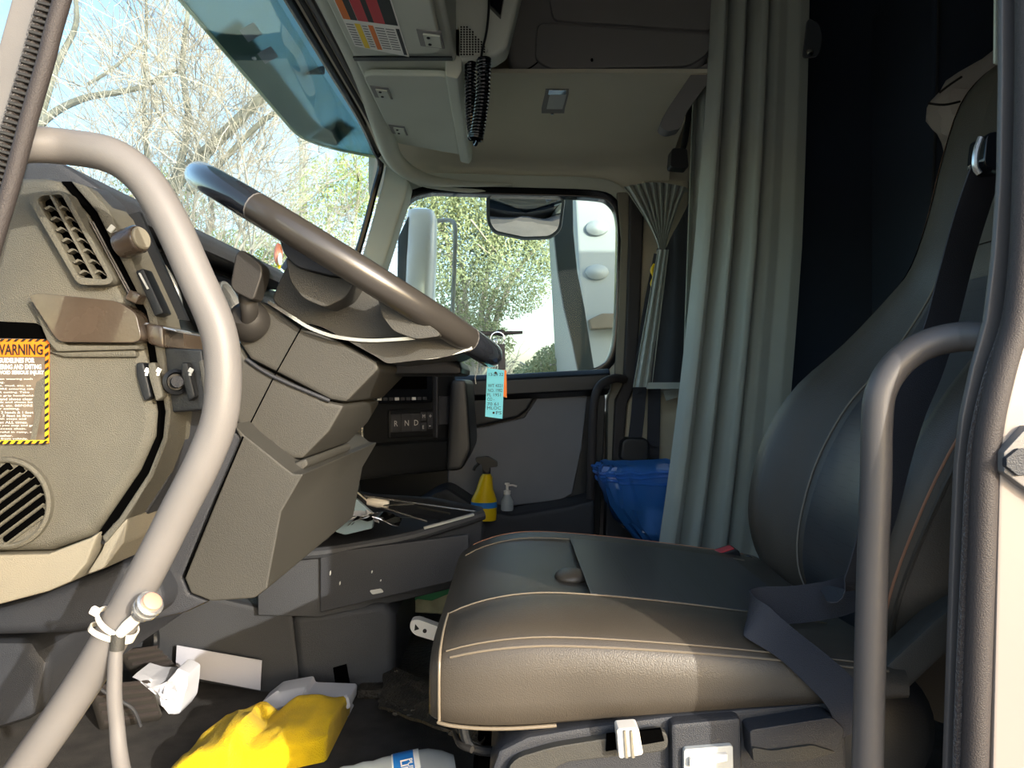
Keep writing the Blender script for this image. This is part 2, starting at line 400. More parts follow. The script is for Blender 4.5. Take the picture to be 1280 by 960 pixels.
obj('door_pocket', prism([(500, 640), (545, 612), (560, 606), (600, 632), (640, 640), (712, 628), (742, 620), (742, 700), (500, 705)], 2.44, 2.63, .02, ref=2.5), 'dark', d1)
# door frame: black seal and pale pillar beside it
wo_('wall_skin', box((.95, 2.72, -.72), (3.0, .03, 1.25), .01), 'white')
wo_('trim_7', strip([(786, 240), (785, 300), (782, 400), (778, 480), (768, 500), (765, 560), (763, 700)], [(805, 240), (803, 300), (799, 400), (794, 478), (783, 505), (779, 560), (778, 700)], 2.58, 2.67, .01, ref=2.6), 'rubber')
wo_('trim_8', strip([(771, 240), (776, 300), (772, 400), (768, 470), (760, 500), (757, 700)], [(786, 240), (787, 300), (783, 400), (779, 480), (769, 500), (765, 700)], 2.60, 2.67, .006, ref=2.6), 'cream')
wo_('wall_pillar', prism([(803, 225), (862, 225), (862, 720), (776, 720), (779, 560), (784, 505), (795, 478)], 2.62, 2.67, .01, ref=2.62), 'tan')
wo_('baseboard_right', prism([(756, 600), (900, 600), (900, 745), (752, 745)], 2.55, 2.61, .01, ref=2.6), 'dark')

# ---- driver's door frame, B side: flange, seal, painted body
fl = [(1252, -620), (1252, -30), (1252, 100), (1250, 220), (1243, 320), (1233, 400), (1216, 460), (1203, 520), (1196, 580), (1191, 700), (1186, 850), (1181, 1000)]
fr_ = [(1276, -620), (1276, -30), (1276, 100), (1272, 220), (1266, 320), (1256, 400), (1237, 460), (1221, 520), (1212, 580), (1206, 700), (1199, 850), (1194, 1000)]
sq = [(1294, -620), (1294, -30), (1294, 100), (1292, 220), (1289, 320), (1281, 400), (1266, 460), (1254, 520), (1247, 580), (1243, 700), (1239, 850), (1234, 1000)]
mid_ = lambda pts, Y: [P(x, y, Y) for x, y in pts]
t9 = struct('trim_9', P(1230, 500, .65))
obj('flange', strip(fl, fr_, .655, .662, .002, ref=.655), 'tubeB', t9)
seal_c = [P((a[0] + b[0]) / 2 + 2, a[1], .64) for a, b in zip(fr_, sq)]
obj('seal_tube', tube(seal_c, .0108, 14, 4), 'rubber', t9)
obj('seal_lip', tube([P(x + 1, y, .645) for x, y in fr_], .0035, 8, 4), 'fuzz', t9)
body = struct('wall_outer', P(1290, 700, .66))
obj('body_panel', prism([(1240, 1010), (1247, 700), (1250, 580), (1256, 520), (1270, 460), (1284, 400), (1330, 100), (1330, -900), (2300, -900), (2300, 1010)], .632, .66, .003, ref=.632), 'white', body)
# striker latch bolted on the body
lt = struct('trim_10', P(1275, 578, .625))
obj('plate', prism([(1252, 590), (1252, 565), (1282, 532), (1320, 532), (1320, 640), (1282, 612)], .622, .634, .0015, ref=.625), 'steel', lt)
obj('tongue', prism([(1251, 582), (1251, 572), (1266, 560), (1300, 560), (1300, 590), (1266, 594)], .618, .624, .001, ref=.625), 'dark', lt)
# ---- driver's door frame, A side: painted pillar, brush seal
al = [(218, -540), (62, -20), (36, 70), (12, 150), (-10, 225), (-40, 330), (-100, 560), (-105, 1000)]
am = [(230, -540), (74, -20), (50, 70), (27, 150), (4, 235), (-24, 330), (-86, 560), (-91, 1000)]
ar = [(249, -540), (93, -20), (68, 70), (45, 150), (22, 235), (-6, 330), (-68, 560), (-73, 1000)]
a0 = [(178, -540), (22, -20), (0, 60), (-30, 150), (-55, 240), (-90, 360), (-150, 560), (-155, 1000)]
a1 = struct('trim_11', P(40, 100, .7))
obj('pillar_face', strip(a0, al, .676, .69, .004, ref=.68), 'steel', a1)
obj('brush_seal', tube([P((a[0] + b[0]) / 2, a[1], .675) for a, b in zip(al, am)], .0095, 12, 4), 'fuzz', a1)
obj('seal_tube', tube([P((a[0] + b[0]) / 2, a[1], .668) for a, b in zip(am, ar)], .0072, 12, 4), 'rubber', a1)
bm = NB()
for i in range(150):                                   # ribs of the brush seal
    t = i / 149; yy = -540 + 1100 * t; j = max(q for q in range(7) if al[q][1] <= yy); f = (yy - al[j][1]) / (al[j + 1][1] - al[j][1])
    x = (al[j][0] * (1 - f) + al[j + 1][0] * f + am[j][0] * (1 - f) + am[j + 1][0] * f) / 2; y = yy
    box(P(x, y, .666), (.019, .004, .0028), .0005, Matrix.Rotation(.25, 3, 'Y'), 1, bm)
obj('ribs', bm, 'boot', a1, kind='stuff')

# ---- the driver's own door, swung open against the front of the cab (just out of view)
d2 = struct('door_2', (-.66, .1, -.2))
obj('door_panel', box((-.68, .06, -.42), (.07, 1.0, .78), .02), 'dark', d2)
obj('door_skin', box((-.725, .06, -.42), (.02, 1.02, .82), .01), 'white', d2)
obj('window_frame', (lambda b: (box((-.70, .55, .32), (.05, .05, .72), .01, bm=b), box((-.70, -.43, .32), (.05, .05, .72), .01, bm=b), box((-.70, .06, .68), (.05, 1.02, .05), .01, bm=b), b)[3])(NB()), 'dark', d2)
obj('pane', box((-.70, .06, .32), (.005, .94, .70), 0), 'glass', d2)
# ---- outside
wo_('ground', box((0, 10, -1.95), (160, 160, .1), 0), 'gravel')
# ================================================================== DASHBOARD
dash = thing('dashboard', 'grey-brown truck dashboard wrapping from the open door to the far side', 'dashboard', P(200, 700, 1.0))
D = lambda n, bm, m, par=None, **k: obj(n, bm, m, par or dash, **k)
R_ = [(70, 224), (107, 268), (170, 392), (178, 425), (193, 515), (191, 545), (172, 588), (135, 642), (116, 670)]   # where the end panel turns the corner
D('end_panel', prism([(-120, 217), (30, 220), (52, 220)] + R_ + [(60, 690), (-120, 694)], .80, .90, .012, seg=3, ang=40), 'khaki')
S2 = [(84, 224), (118, 264), (180, 388), (190, 430), (204, 515), (201, 547), (183, 592), (146, 648), (124, 672)]
B2 = [(128, 238), (150, 258), (206, 392), (212, 430), (220, 515), (215, 552), (197, 600), (158, 660), (135, 690)]
D('seam', strip(R_, S2, .808, .86, .001, ref=.80), 'void')  # plain black strip set back between end panel and bezel
B1 = [(a[0] * .5 + b[0] * .5, a[1] * .5 + b[1] * .5) for a, b in zip(S2, B2)]
D('bezel', strip(S2, B1, .803, .86, .003, ref=.80), 'khaki')
bm = NB(); loft(bm, [[P(x0, y0, .8045), P(x1 + 6, y1, .86), P(x1 + 6, y1, .86) + V((-.02, .02, 0)), P(x0, y0, .8045) + V((-.02, .02, 0))] for (x0, y0), (x1, y1) in zip(B1, B2)]); bev(bm, .002, 2, 40)
D('bezel_return', bm, 'dark')  # same plastic as the sunlit khaki strip, its shade put into the colour
D('lower_trim', prism([(-120, 696), (60, 692), (112, 672), (124, 664), (108, 705), (88, 728), (60, 740), (0, 756), (-120, 775)], .80, .90, .008), 'cream')
D('lower_trim', prism([(136, 655), (158, 648), (152, 680), (128, 712), (102, 722), (122, 690)], .805, .9, .004, ref=.8), 'cream')
# cross-car body: section in X,Z swept to the far side
def sweep(sec, Y0, Y1, r=.006, bm=None, dx=0.):
    b2 = NB(); loft(b2, [[V((x, Y0, z)) for x, z in sec], [V((x + dx, Y1, z)) for x, z in sec]]); bev(b2, r)
    return b2 if bm is None else join(bm, b2)
sec = [(-1.04, .21), (-.62, .225), (-.505, .20), (-.475, .06), (-.405, .045), (-.375, -.03), (-.385, -.06), (-.45, -.17), (-.55, -.23), (-1.04, -.23)]
D('body', sweep(sec, .86, 2.42, .012), 'dark')
D('top_pad', sweep([(-1.0, .20), (-1.0, .235), (-.60, .25), (-.50, .247), (-.455, .218), (-.45, .195), (-.50, .198)], .845, 1.62, .01), 'dark')
D('top_pad', sweep([(-1.0, .20), (-1.0, .225), (-.62, .235), (-.56, .215), (-.55, .19)], 1.62, 2.42, .01), 'dark')
D('face_side', prism([(190, 440), (214, 440), (222, 515), (217, 552), (198, 602), (154, 672), (120, 690)], .845, 1.5, .004, ref=.82), 'dark')
# instrument panel in its hooded recess
D('instrument_panel', sweep([(-.50, .185), (-.492, .185), (-.455, .065), (-.47, .065)], .875, 1.45, .002), 'gloss')
D('recess_side', prism([(146, 262), (160, 258), (222, 398), (208, 396)], .855, .862, 0, ref=.83), 'black')
D('recess_floor', sweep([(-.49, .068), (-.40, .054), (-.405, .046), (-.49, .05)], .862, 1.4, .002), 'dark')
for yy in (1.02, 1.15, 1.27):
    D('gauge_ring', lathe([(.045, 0), (.045, .008), (.040, .008), (.040, 0)], V((-.468, yy, .125)), (.9, 0, .3), 24), 'silver')
# switches on the driver-facing bezel : knob, slider, rocker keys
YB = .80
kn = D('light_knob', lathe([(.0145, 0), (.015, .003), (.0148, .022), (.013, .0245), (.0, .0245)], P(152, 306, .80), (.93, -.28, .22), 28), 'wood')
D('knob_cap', lathe([(.0118, 0), (.0118, .002), (.0105, .0035), (.0, .0035)], P(152, 306, .80) + V((.93, -.28, .22)).normalized() * .0243, (.93, -.28, .22), 28), 'cream', kn)
D('knob_mark', box(P(139, 286, .802), (.008, .002, .006), .0008, Matrix.Rotation(-.9, 3, 'Y')), 'lgrey')
sld = D('slider_slot', strip([(112, 277), (165, 378)], [(121, 277), (172, 371)], .7995, .81, .0006, ref=.80), 'void')
for o_ in (3, 6): D('slider_rail', strip([(110 + o_, 277), (162 + o_, 374)], [(111.4 + o_, 277), (163.4 + o_, 374)], .7975, .80, .0003, ref=.80), 'steel', sld)
D('slider_tab', box(P(170, 372, .795), (.013, .016, .011), .002, Matrix.Rotation(.45, 3, 'Y')), 'wood', sld)
D('strip_key', strip([(172, 340), (196, 396)], [(182, 336), (208, 392)], .799, .82, .002, ref=.805), 'black')
D('bezel_mark', strip([(174, 342), (185, 362)], [(176, 341), (187, 361)], .7975, .80, .0003, ref=.80), 'lgrey')
D('bezel_edge', strip([(172, 400), (222, 412)], [(172, 404), (224, 416)], .80, .84, .0015, ref=.805), 'silver')
# wood strip: end cap and run around the corner
tr = D('brown_trim', prism(rpoly([(40, 370), (52, 367), (150, 377), (174, 392), (181, 424), (172, 429), (80, 428), (72, 420)], 8), .783, .815, .006, ref=.79, seg=3), 'wood')
D('trim_underside', prism([(38, 378), (44, 372), (76, 424), (84, 431), (172, 431), (174, 437), (70, 440), (58, 426)], .79, .81, .004, ref=.79), 'khaki', tr)
D('scoop', prism([(62, 440), (172, 437), (174, 447), (84, 447)], .794, .806, .003, ref=.80), 'khaki', tr)
D('brown_trim', prism([(182, 403), (205, 407), (207, 436), (185, 430)], .797, .85, .004, ref=.80), 'wood')
D('trim_run', sweep([(-.384, .062), (-.372, .058), (-.368, .036), (-.38, .034)], .85, 1.3, .003), 'wood')
D('pocket', prism(rpoly([(-40, 400), (50, 404), (62, 424), (-40, 424)], 8), .7985, .81, .0005, ref=.8), 'void')
# panel of rocker switches on the face that turns to the driver
sp = D('switch_panel', prism([(206, 434), (254, 437), (262, 512), (212, 516)], .808, .87, .003, ref=.812), 'black')
def rocker(px, w, Y, m, col='lgrey', name='rocker_switch'):
    pts = [(px, 454), (px + w, 453), (px + w + 5, 474), (px + w + 10, 496), (px + w + 1, 502), (px + 6, 488), (px + 1, 470)]
    k = D(name, prism(pts, Y - .014, Y + .01, .0025, ref=Y), m)
    D('symbol', box(P(px + w / 2 + 2, 463, Y - .0145), (.005, .001, .005), .0005, Matrix.Rotation(.5, 3, 'Y')), col, k)
    D('symbol', box(P(px + w / 2 + 1, 468, Y - .0145), (.003, .001, .003), .0005), col, k)
    return k
rocker(177, 10, .808, 'black', 'wht'); rocker(192, 9, .806, 'khaki', 'wht'); rocker(232, 9, .812, 'black', 'lgrey')  # khaki key: sunlit half of a black switch, light put into its colour
D('socket', lathe([(.0135, 0), (.0135, .006), (.010, .008), (.0085, .004), (.0, .004)], P(219, 478, .806), (.55, -.8, .1), 26), 'black')
D('socket_core', lathe([(.006, 0), (.006, .007), (.0, .007)], P(220, 478, .800), (.55, -.8, .1), 20), 'dark')
D('panel_edge', strip([(250, 452), (260, 512)], [(255, 450), (266, 512)], .806, .85, .001, ref=.81), 'mid')
# round-cornered air vent with curved blades
vo = rpoly([(36, 248), (50, 240), (84, 239), (145, 350), (138, 357), (100, 357)], 9)
vi = rpoly([(49, 251), (55, 246), (79, 244), (137, 347), (133, 350), (101, 347)], 5)
vt = D('air_vent', ring_body(vo, vi, .786, .805, .003, .79), 'khaki')
D('vent_well', prism(vi, .7985, .801, 0, ref=.79), 'void', vt)  # flush black plate, its colour painting in the shade of a deep well
def vent_x(t, s): return (49 + 52 * t) * (1 - s) + (81 + 56 * t) * s
for i in range(7):
    t = .10 + i * .135
    yb = 249 + 99 * t
    for s0, s1 in ((.03, .50), (.54, .97)):
        top_ = [(vent_x(t, s0 + (s1 - s0) * q / 5) + 1, yb + 9 * abs(q / 5 - .45) * 1.1 - 3 + 1.5 * q / 5) for q in range(6)]
        bot_ = [(x + 2.2, y + 2.6) for x, y in top_]
        D('vent_blade', strip(top_, bot_, .7885, .7985, .0003, ref=.79), 'khaki', vt)
D('vent_divider', strip([(64, 245), (119, 349)], [(67, 245), (123, 349)], .786, .7985, .0004, ref=.79), 'khaki', vt)
# round speaker grille of slanting bars
cx, cy, rr = 11, 628, 57
sk = D('speaker_grille', lathe([(rr / F * .8, 0), (rr / F * .8, .006), (rr / F * .8 - .003, .008), ((rr - 6) / F * .8, .007), ((rr - 7) / F * .8, .004), (.0, .004)], P(cx, cy, .80), (0, -1, 0), 48), 'khaki')
for i in range(-4, 5):
    o_ = i * 12; hl = math.sqrt(max(0, 47 ** 2 - o_ ** 2)); dx, dy = .80, -.60; nx, ny = .60, .80
    if hl < 10: continue
    a = (cx + nx * o_ - dx * hl, cy + ny * o_ - dy * hl); b = (cx + nx * o_ + dx * hl, cy + ny * o_ + dy * hl)
    D('slot_shade', tube([P(a[0], a[1], .7958), P(b[0], b[1], .7958)], .0045, 8, 1, flat=(1, 1)), 'void', sk)  # raised black tube painted as the shade inside a slot
    D('grille_bar', tube([P(a[0] - 4, a[1] + 7, .7945), P(b[0] - 2, b[1] + 6, .7945)], .0022, 8, 1), 'khaki', sk)
# WARNING sticker
st = D('warning_sticker', prism(rpoly([(-70, 422), (63, 424), (62, 555), (-70, 557)], 5), .7982, .7995, 0, ref=.8), 'sticker')
YS = .798
D('header_band', prism([(-66, 427), (57, 428), (57, 446), (-66, 446)], .7974, .7982, 0, ref=YS), 'orange', st)
D('hatched_border', ring_body([(-69, 423.5), (62, 424.5), (61.5, 554), (-69, 556)], [(-66, 427), (57, 428), (56.5, 550), (-66, 552)], .7974, .7982, 0, YS), 'orange', st)
D('hatched_border', strip([(57.2, 462), (56.8, 549)], [(61.8, 462), (61.2, 552)], .797, .7975, 0, ref=YS), 'yel', st)
D('hatched_border', strip([(-66, 551), (57, 550)], [(-66, 555.5), (60, 553.6)], .797, .7975, 0, ref=YS), 'yel', st)
bm = NB()
for i in range(14):
    x0 = -64 + i * 9; prism([(x0, 427), (x0 + 4, 423.8), (x0 + 8, 423.8), (x0 + 4, 427)], .7966, .7972, 0, ref=YS, bm=bm); prism([(x0, 555.4), (x0 + 4, 550.8), (x0 + 8, 550.8), (x0 + 4, 555.4)], .7963, .797, 0, ref=YS, bm=bm)
for i in range(13):
    y0 = 430 + i * 9.4; prism([(57.2, y0 + 3), (61.6, y0), (61.6, y0 + 4), (57.2, y0 + 7)], .7963, .797, 0, ref=YS, bm=bm)
D('border_hatching', bm, 'blk', st, kind='stuff')
ptext('WARNING', -7, 54, 430, 444, .7974, 'blk', st, bold=.03)
ptext('GUIDELINES FOR', -2, 43.5, 447.5, 453.5, .798, 'wht', st, bold=.03)
ptext('ENTERING AND EXITING', -10, 52, 455.5, 461.5, .798, 'wht', st, bold=.03)
ptext('TO AVOID SERIOUS INJURY', -13, 55.5, 463, 469.5, .798, 'wht', st, bold=.03)
for i, (s, x1) in enumerate([('Enter only when wearing such', 41), ('clothing.', 6), ('Keep steps, mud, etc. to', 39), ('clean BEFORE entering cab', 42), ('and AFTER exiting. Take', 37), ('hands free to grip handholds', 44), ('Both hands and shoes clear', 41), ('grease, hands and shoes be', 41), ('of ice, mud, etc. BEFORE', 41), ('entering or exiting.', 25), ('ALWAYS face 2 hands & 1 foot', 42), ('or 1 hand & 2 feet in firm', 39), ('contact with steps and', 33), ('handholds at ALL times.', 35), ('Know where you step and grip', 46), ('keep to the access chain.', 33), ('LOOK careful in rainy, icy', 45), ('weather.', 16), ('Do not jump from vehicle.', 35)]):
    y = 472.5 + i * 4.15; w_ = len(s) * 2.75
    ptext(s, x1 - w_, x1, y, y + 2.9, .798, 'wht', st)
D('worn_patch', prism([(46, 478), (57, 470), (57, 500), (52, 515), (45, 550), (38, 551), (44, 520), (42, 500)], .7972, .798, 0, ref=YS), 'khaki', st)
# lower knee panels
D('underside_panel', prism([(-120, 770), (0, 757), (75, 733), (100, 722), (130, 712), (152, 700), (190, 722), (206, 750), (190, 776), (90, 794), (-120, 800)], .90, 1.3, .02, ref=.9, seg=3, ang=40), 'dark')
D('lower_face', prism([(222, 545), (288, 538), (306, 545), (262, 640), (228, 722), (236, 742), (262, 752), (232, 766), (190, 776), (150, 700), (198, 604)], .945, 1.4, .005, ref=.945), 'dark')
D('knee_panel', prism([(290, 528), (305, 543), (366, 592), (380, 592), (352, 640), (334, 736), (318, 748), (264, 752), (238, 742), (230, 722), (264, 640), (300, 548)], .94, 1.45, .006, ref=.94, seg=2), 'mid')
D('panel_seam', tube([P(304, 546, .9395), P(264, 640, .9385), P(231, 722, .9385)], .0012, 6, 1), 'void')
# far storage shelf and the centre cluster, turned towards the driver
O0, O1 = V((-.50, 1.56, 0)), V((-.135, 1.93, 0)); U_ = (O1 - O0).normalized(); N_ = V((U_.y, -U_.x, 0)); LEN = (O1 - O0).length
def cs_(u, z, d=0.): return O0 + U_ * u + V((0, 0, z)) + N_ * d
def cbox(u0, u1, z0, z1, d0, d1, r=.003):
    b2 = NB(); ps = [cs_(u0, z0), cs_(u1, z0), cs_(u1, z1), cs_(u0, z1)]
    loft(b2, [[p + N_ * d0 for p in ps], [p + N_ * d1 for p in ps]]); bev(b2, r); return b2
D('cluster_body', cbox(.0, LEN, -.21, .075, -.3, .0, .02), 'black')
D('cluster_top', cbox(.0, LEN - .02, .04, .10, -.32, .012, .014), 'black')
D('cluster_lower', cbox(.0, LEN, -.215, -.135, -.28, .02, .02), 'black')
D('cluster_end', prism([(566, 474), (585, 474), (591, 560), (580, 584), (560, 586)], 1.86, 2.2, .012, ref=1.93), 'black')
ra = D('radio', cbox(.235, .43, -.045, .035, 0, .010, .004), 'gloss')
D('display', cbox(.25, .41, -.012, .022, .010, .0115, .001), 'void', ra)
for i in range(9): D('radio_button', cbox(.265 + i * .0165, .277 + i * .0165, -.038, -.031, .010, .013, .001), 'dark' if i % 3 else 'lgrey', ra)
for u_ in (.245, .30, .405): D('radio_mark', cbox(u_, u_ + .014, .024, .027, .010, .0112, 0), 'lgrey', ra)
D('trim_bead', cbox(.222, .228, -.13, .04, 0, .014, .002), 'silver'); D('trim_bead', cbox(.437, .443, -.13, .04, 0, .014, .002), 'dark')
kp = D('gear_keypad', cbox(.30, .43, -.125, -.06, 0, .010, .004), 'black')
def ctext(s, u, z, h, par, m='lgrey', d=.0125): return text(s, cs_(u, z, d), U_, EZ, None, h, m, par, 'letter')
for s, u_ in (('R', .312), ('N', .342), ('D', .370)):
    k_ = D('gear_key', cbox(u_ - .009, u_ + .019, -.112, -.07, .010, .0125, .002), 'dark', kp); 
    ctext(s, u_, -.098, .013, kp)
for s, u_, z_ in (('M', .395, -.081), ('+', .415, -.081), ('E', .395, -.107), ('-', .415, -.102)):
    D('gear_key', cbox(u_ - .004, u_ + .013, z_ - .006, z_ + .014, .010, .0125, .001), 'dark', kp); ctext(s, u_, z_, .008 if s != '-' else .002, kp)
dl = D('heater_dial', lathe([(.024, 0), (.024, .012), (.02, .014), (.0, .014)], cs_(.185, -.085, 0), N_, 28), 'black'); ctext('0', .18, -.092, .014, dl, d=.0145)
dl = D('heater_dial', lathe([(.026, 0), (.026, .012), (.02, .014), (.0, .014)], cs_(.10, -.075, 0), N_, 28), 'black')
D('dial_mark', cbox(.103, .107, -.08, -.066, .014, .0147, 0), 'wht', dl)
D('cup_slot', cbox(.455, .495, -.10, -.03, -.004, .004, .002), 'dark')
# small ornament dangling on the glass behind the wheel
orn = thing('dash_ornament', 'small orange and yellow bird ornament at the foot of the windscreen', 'ornament', P(348, 333, 1.72))
def ell(c, r, seg=10, bm=None):
    b2 = NB(); bmesh.ops.create_uvsphere(b2, u_segments=seg, v_segments=seg - 2, radius=1)
    for v in b2.verts: v.co = V(c) + V((v.co.x * r[0], v.co.y * r[1], v.co.z * r[2]))
    return b2 if bm is None else join(bm, b2)
obj('body', ell(P(348, 318, 1.72), (.010, .01, .026)), M['pink'], orn); obj('wing', ell(P(350, 324, 1.705), (.005, .004, .014)), 'wht', orn)
obj('tail', ell(P(349, 330, 1.715), (.004, .004, .012)), 'yplastic', orn)
# ================================================================== STEERING COLUMN AND WHEEL
colm = thing('steering_column', 'angular grey steering column shroud below the wheel', 'steering column', P(380, 500, 1.12))
def C_(n, bm, m, par=None): return obj(n, bm, m, par or colm)
up = [(300, 392), (314, 372), (338, 381), (377, 411), (402, 414), (471, 451), (475, 461), (433, 504), (412, 500), (312, 449), (296, 425)]
lo = [(298, 430), (310, 452), (410, 502), (432, 506), (412, 540), (378, 575), (366, 574), (300, 542), (292, 520), (288, 450)]
C_('upper_shroud', prism(up, 1.0, 1.27, .007, seg=2, ang=40), 'mid')
C_('lower_shroud', prism(lo, 1.0, 1.27, .007, seg=2, ang=40), 'mid')
C_('seam', tube([P(377, 409, .9995), P(343, 470, .9993), P(307, 541, .9995)], .0009, 6, 1), 'void')
C_('lip', prism([(292, 530), (308, 543), (366, 579), (383, 572), (386, 582), (372, 592), (352, 590), (300, 548)], .985, 1.25, .006), 'mid')
C_('ridge', tube([P(308, 449, .998), P(340, 470, .997), P(412, 501, .998)], .0025, 8, 3), 'dark')
lv = C_('gear_lever', tube([P(312, 405, .985), P(312, 390, .97), P(310, 372, .965), P(310, 366, .965)], [.012, .011, .012, .012, .010], 16, 6, flat=(1.1, .8)), 'boot')
C_('lever_pad', prism(rpoly([(298, 318), (306, 313), (331, 333), (331, 345), (320, 378), (296, 366), (291, 358)], 7), .94, .972, .007, ref=.95, seg=3), 'boot', lv)
C_('lever_boot', lathe([(.026, 0), (.027, .012), (.02, .024), (.012, .03), (.0, .03)], P(314, 404, 1.0), (-.1, -1, .3), 28), 'boot')
C_('stalk', tube([P(560, 415, 1.30), P(600, 417, 1.34), P(653, 415.5, 1.36)], [.004, .0045, .003], 10, 4), 'dark')
C_('stalk_joint', ell(P(626, 416, 1.35), (.009, .006, .006)), 'dark')
C_('switch_block', prism([(475, 440), (560, 446), (582, 455), (586, 470), (470, 470)], 1.16, 1.4, .01, ref=1.3), 'black')

whl = thing('steering_wheel', 'black and grey steering wheel with silver trim seen edge-on', 'steering wheel', P(440, 337, 1.12))
Wh = lambda n, bm, m, par=None: obj(n, bm, m, par or whl)
WC = P(440, 338, 1.12); wn_ = V((.522, 0, .853)).normalized(); wx = V((wn_.z, 0, -wn_.x)); wy = V((0, 1, 0))
def wp(a, r, h=0.): return WC + (wx * math.cos(a) + wy * math.sin(a)) * r + wn_ * h
RW = .236
def arc(a0, a1, r, rad, n=24, flat=None, h=0.): return tube([wp(a0 + (a1 - a0) * i / n, r, h) for i in range(n + 1)], rad, 16, 2, flat=flat)
# rim of four covered sections: grey leather at the sides, gloss black at top and bottom
D2 = math.radians
for a0, a1, m in ((-109, -30, 'rimgrey'), (30, 109, 'rimgrey'), (-30, 30, 'rimblack'), (109, 251, 'rimblack')):
    M.setdefault('rimgrey', mat('wheel_leather', '35322f', .3, bump=(900, .06), var=(9, .1), coat=.4)); M.setdefault('rimblack', mat('wheel_gloss', '202329', .16, coat=.5))
    Wh('rim', arc(D2(a0), D2(a1), RW, .0182), m)
for a in (-109, -30, 30, 109): Wh('rim_joint', arc(D2(a - .2), D2(a + .2), RW, .0184, 2), 'steel')
hubp = [(340, 376), (352, 348), (362, 328), (440, 338), (500, 378), (556, 413), (553, 420), (500, 423), (460, 424.5), (420, 420), (388, 409), (365, 395)]
Wh('hub', prism(rpoly(hubp, 10), .995, 1.245, .012, ref=1.0, seg=3, ang=40), 'mid')
def blob(sx, sy, h, ox=0., n=32): return [WC + wx * (math.copysign(abs(math.cos(a)) ** .8, math.cos(a)) * sx + ox) + wy * (math.copysign(abs(math.sin(a)) ** .8, math.sin(a)) * sy) + wn_ * h for a in [2 * math.pi * i / n for i in range(n)]]
Wh('airbag_cover', (lambda b: (loft(b, [blob(.085, .07, -.05), blob(.085, .07, -.004), blob(.07, .055, .004)]), b)[1])(NB()), 'dark')
for y0, y1, rf in ((.925, .99, .93), (1.25, 1.315, .93)):
    # upright spokes between the rim and the hub: dark upper pair, grey lower pair
    q = lambda pts: [(640 + (x - 640), y) for x, y in pts]
    Wh('spoke', prism(rpoly([(346, 283), (362, 285), (452, 336), (446, 345), (415, 345), (372, 334), (356, 318)], 6), y0, y1, .008, ref=rf if y0 < 1 else .95, seg=3, ang=40), 'dark')
    Wh('spoke_cover', prism(rpoly([(354, 318), (372, 334), (415, 346), (446, 346), (430, 372), (404, 384), (376, 372), (360, 350)], 8), y0 + .012, y1 + .01 if y0 < 1 else y1 - .01, .010, ref=rf if y0 < 1 else .95, seg=3, ang=40), 'mid')
    Wh('spoke', prism(rpoly([(470, 366), (545, 412), (552, 420), (520, 424), (492, 414), (478, 396)], 7), y0 + .006, y1, .009, ref=rf if y0 < 1 else .95, seg=3, ang=40), 'mid')
# silver trims curving along the underside of the hub
Wh('silver_trim', strap([P(338, 378, 1.0) + V((0, -.008, 0)), P(365, 396, .985), P(388, 410, .985), P(420, 421, .985), P(460, 425.5, .985), P(500, 424, .985), P(553, 420, .985)], .0042, .003, (.1, 0, 1)), 'silver')
Wh('silver_trim', strap([P(508, 448, .99), P(540, 446, .99), P(566, 441, .99), P(590, 434, .99)], .0055, .003, (.1, 0, 1)), 'silver')
Wh('hub_underside', prism(rpoly([(356, 389), (380, 404), (404, 409), (436, 426), (472, 446), (486, 455), (520, 451), (562, 446), (588, 434), (556, 420), (505, 424), (460, 424), (420, 418), (388, 405)], 5), .988, 1.25, .010, ref=1.0, seg=3, ang=40), 'mid')

# keys and tags hanging from the stalk
ky = thing('key_ring', 'key ring with pale blue paper tag hanging from the stalk behind the wheel', 'keys', P(620, 420, 1.345))
K = lambda n, bm, m, par=None, **k: obj(n, bm, m, par or ky, **k)
YK = 1.335
K('ring', tube([P(622 + 9 * math.cos(a), 424 + 9 * math.sin(a), YK) for a in [2 * math.pi * i / 16 for i in range(17)]], .0012, 6, 1), 'chrome')
K('key', prism([(622, 430), (631, 430), (632, 462), (623, 462)], YK - .003, YK + .003, .001, ref=YK), 'dark')
for j, xo in enumerate((614, 618, 621)):
    bm = NB()
    for i in range(8):
        c = P(xo + (i % 2), 425 + i * 5, YK + .004 * (j - 1))
        r_ = .0022; pts = [c + V((math.cos(a) * r_ * (1 if i % 2 else .3), math.sin(a) * r_ * (.3 if i % 2 else 1), math.sin(a + .6) * r_ * 1.8)) for a in [2 * math.pi * q / 8 for q in range(9)]]
        tube(pts, .0006, 5, 1, bm=bm)
    K('chain', bm, 'chrome', kind='stuff')
tg = K('paper_tag', prism([(609, 460), (630.5, 463), (628, 523.5), (606.5, 520.5)], YK - .012, YK - .0105, 0, ref=YK - .01), 'tag')
K('tag_hole', lathe([(.0022, 0), (.0022, .0006), (0, .0006)], P(619.5, 466, YK - .012), (0, -1, 0), 12), 'blk', tg)
K('tag_hole', lathe([(.002, 0), (.002, .0006), (0, .0006)], P(617, 516, YK - .012), (0, -1, 0), 12), 'blk', tg)
for s, x0, x1, y0 in (('13-24 32', 611, 629, 466), ('WT 4321', 610, 628, 480), ('NO. 1982', 610, 628, 486), ('PL 1951', 609, 626, 491.5), ('CO -', 609, 618, 497), ('70 61', 609, 623, 503), ('MLOC', 609, 626, 508), ('PS', 620, 627, 514)):
    t_ = ptext(s, x0, x1, y0, y0 + 4, YK - .0125, 'ink', tg, 'handwriting')
K('yellow_tag', prism([(628, 462), (633, 463), (633.5, 497), (629, 496)], YK + .002, YK + .0035, 0, ref=YK), 'orange')
bm = tube([P(597, 456, 1.345), P(596, 465, 1.35), P(594, 472, 1.35), P(595, 480, 1.35)], .0007, 5, 4)
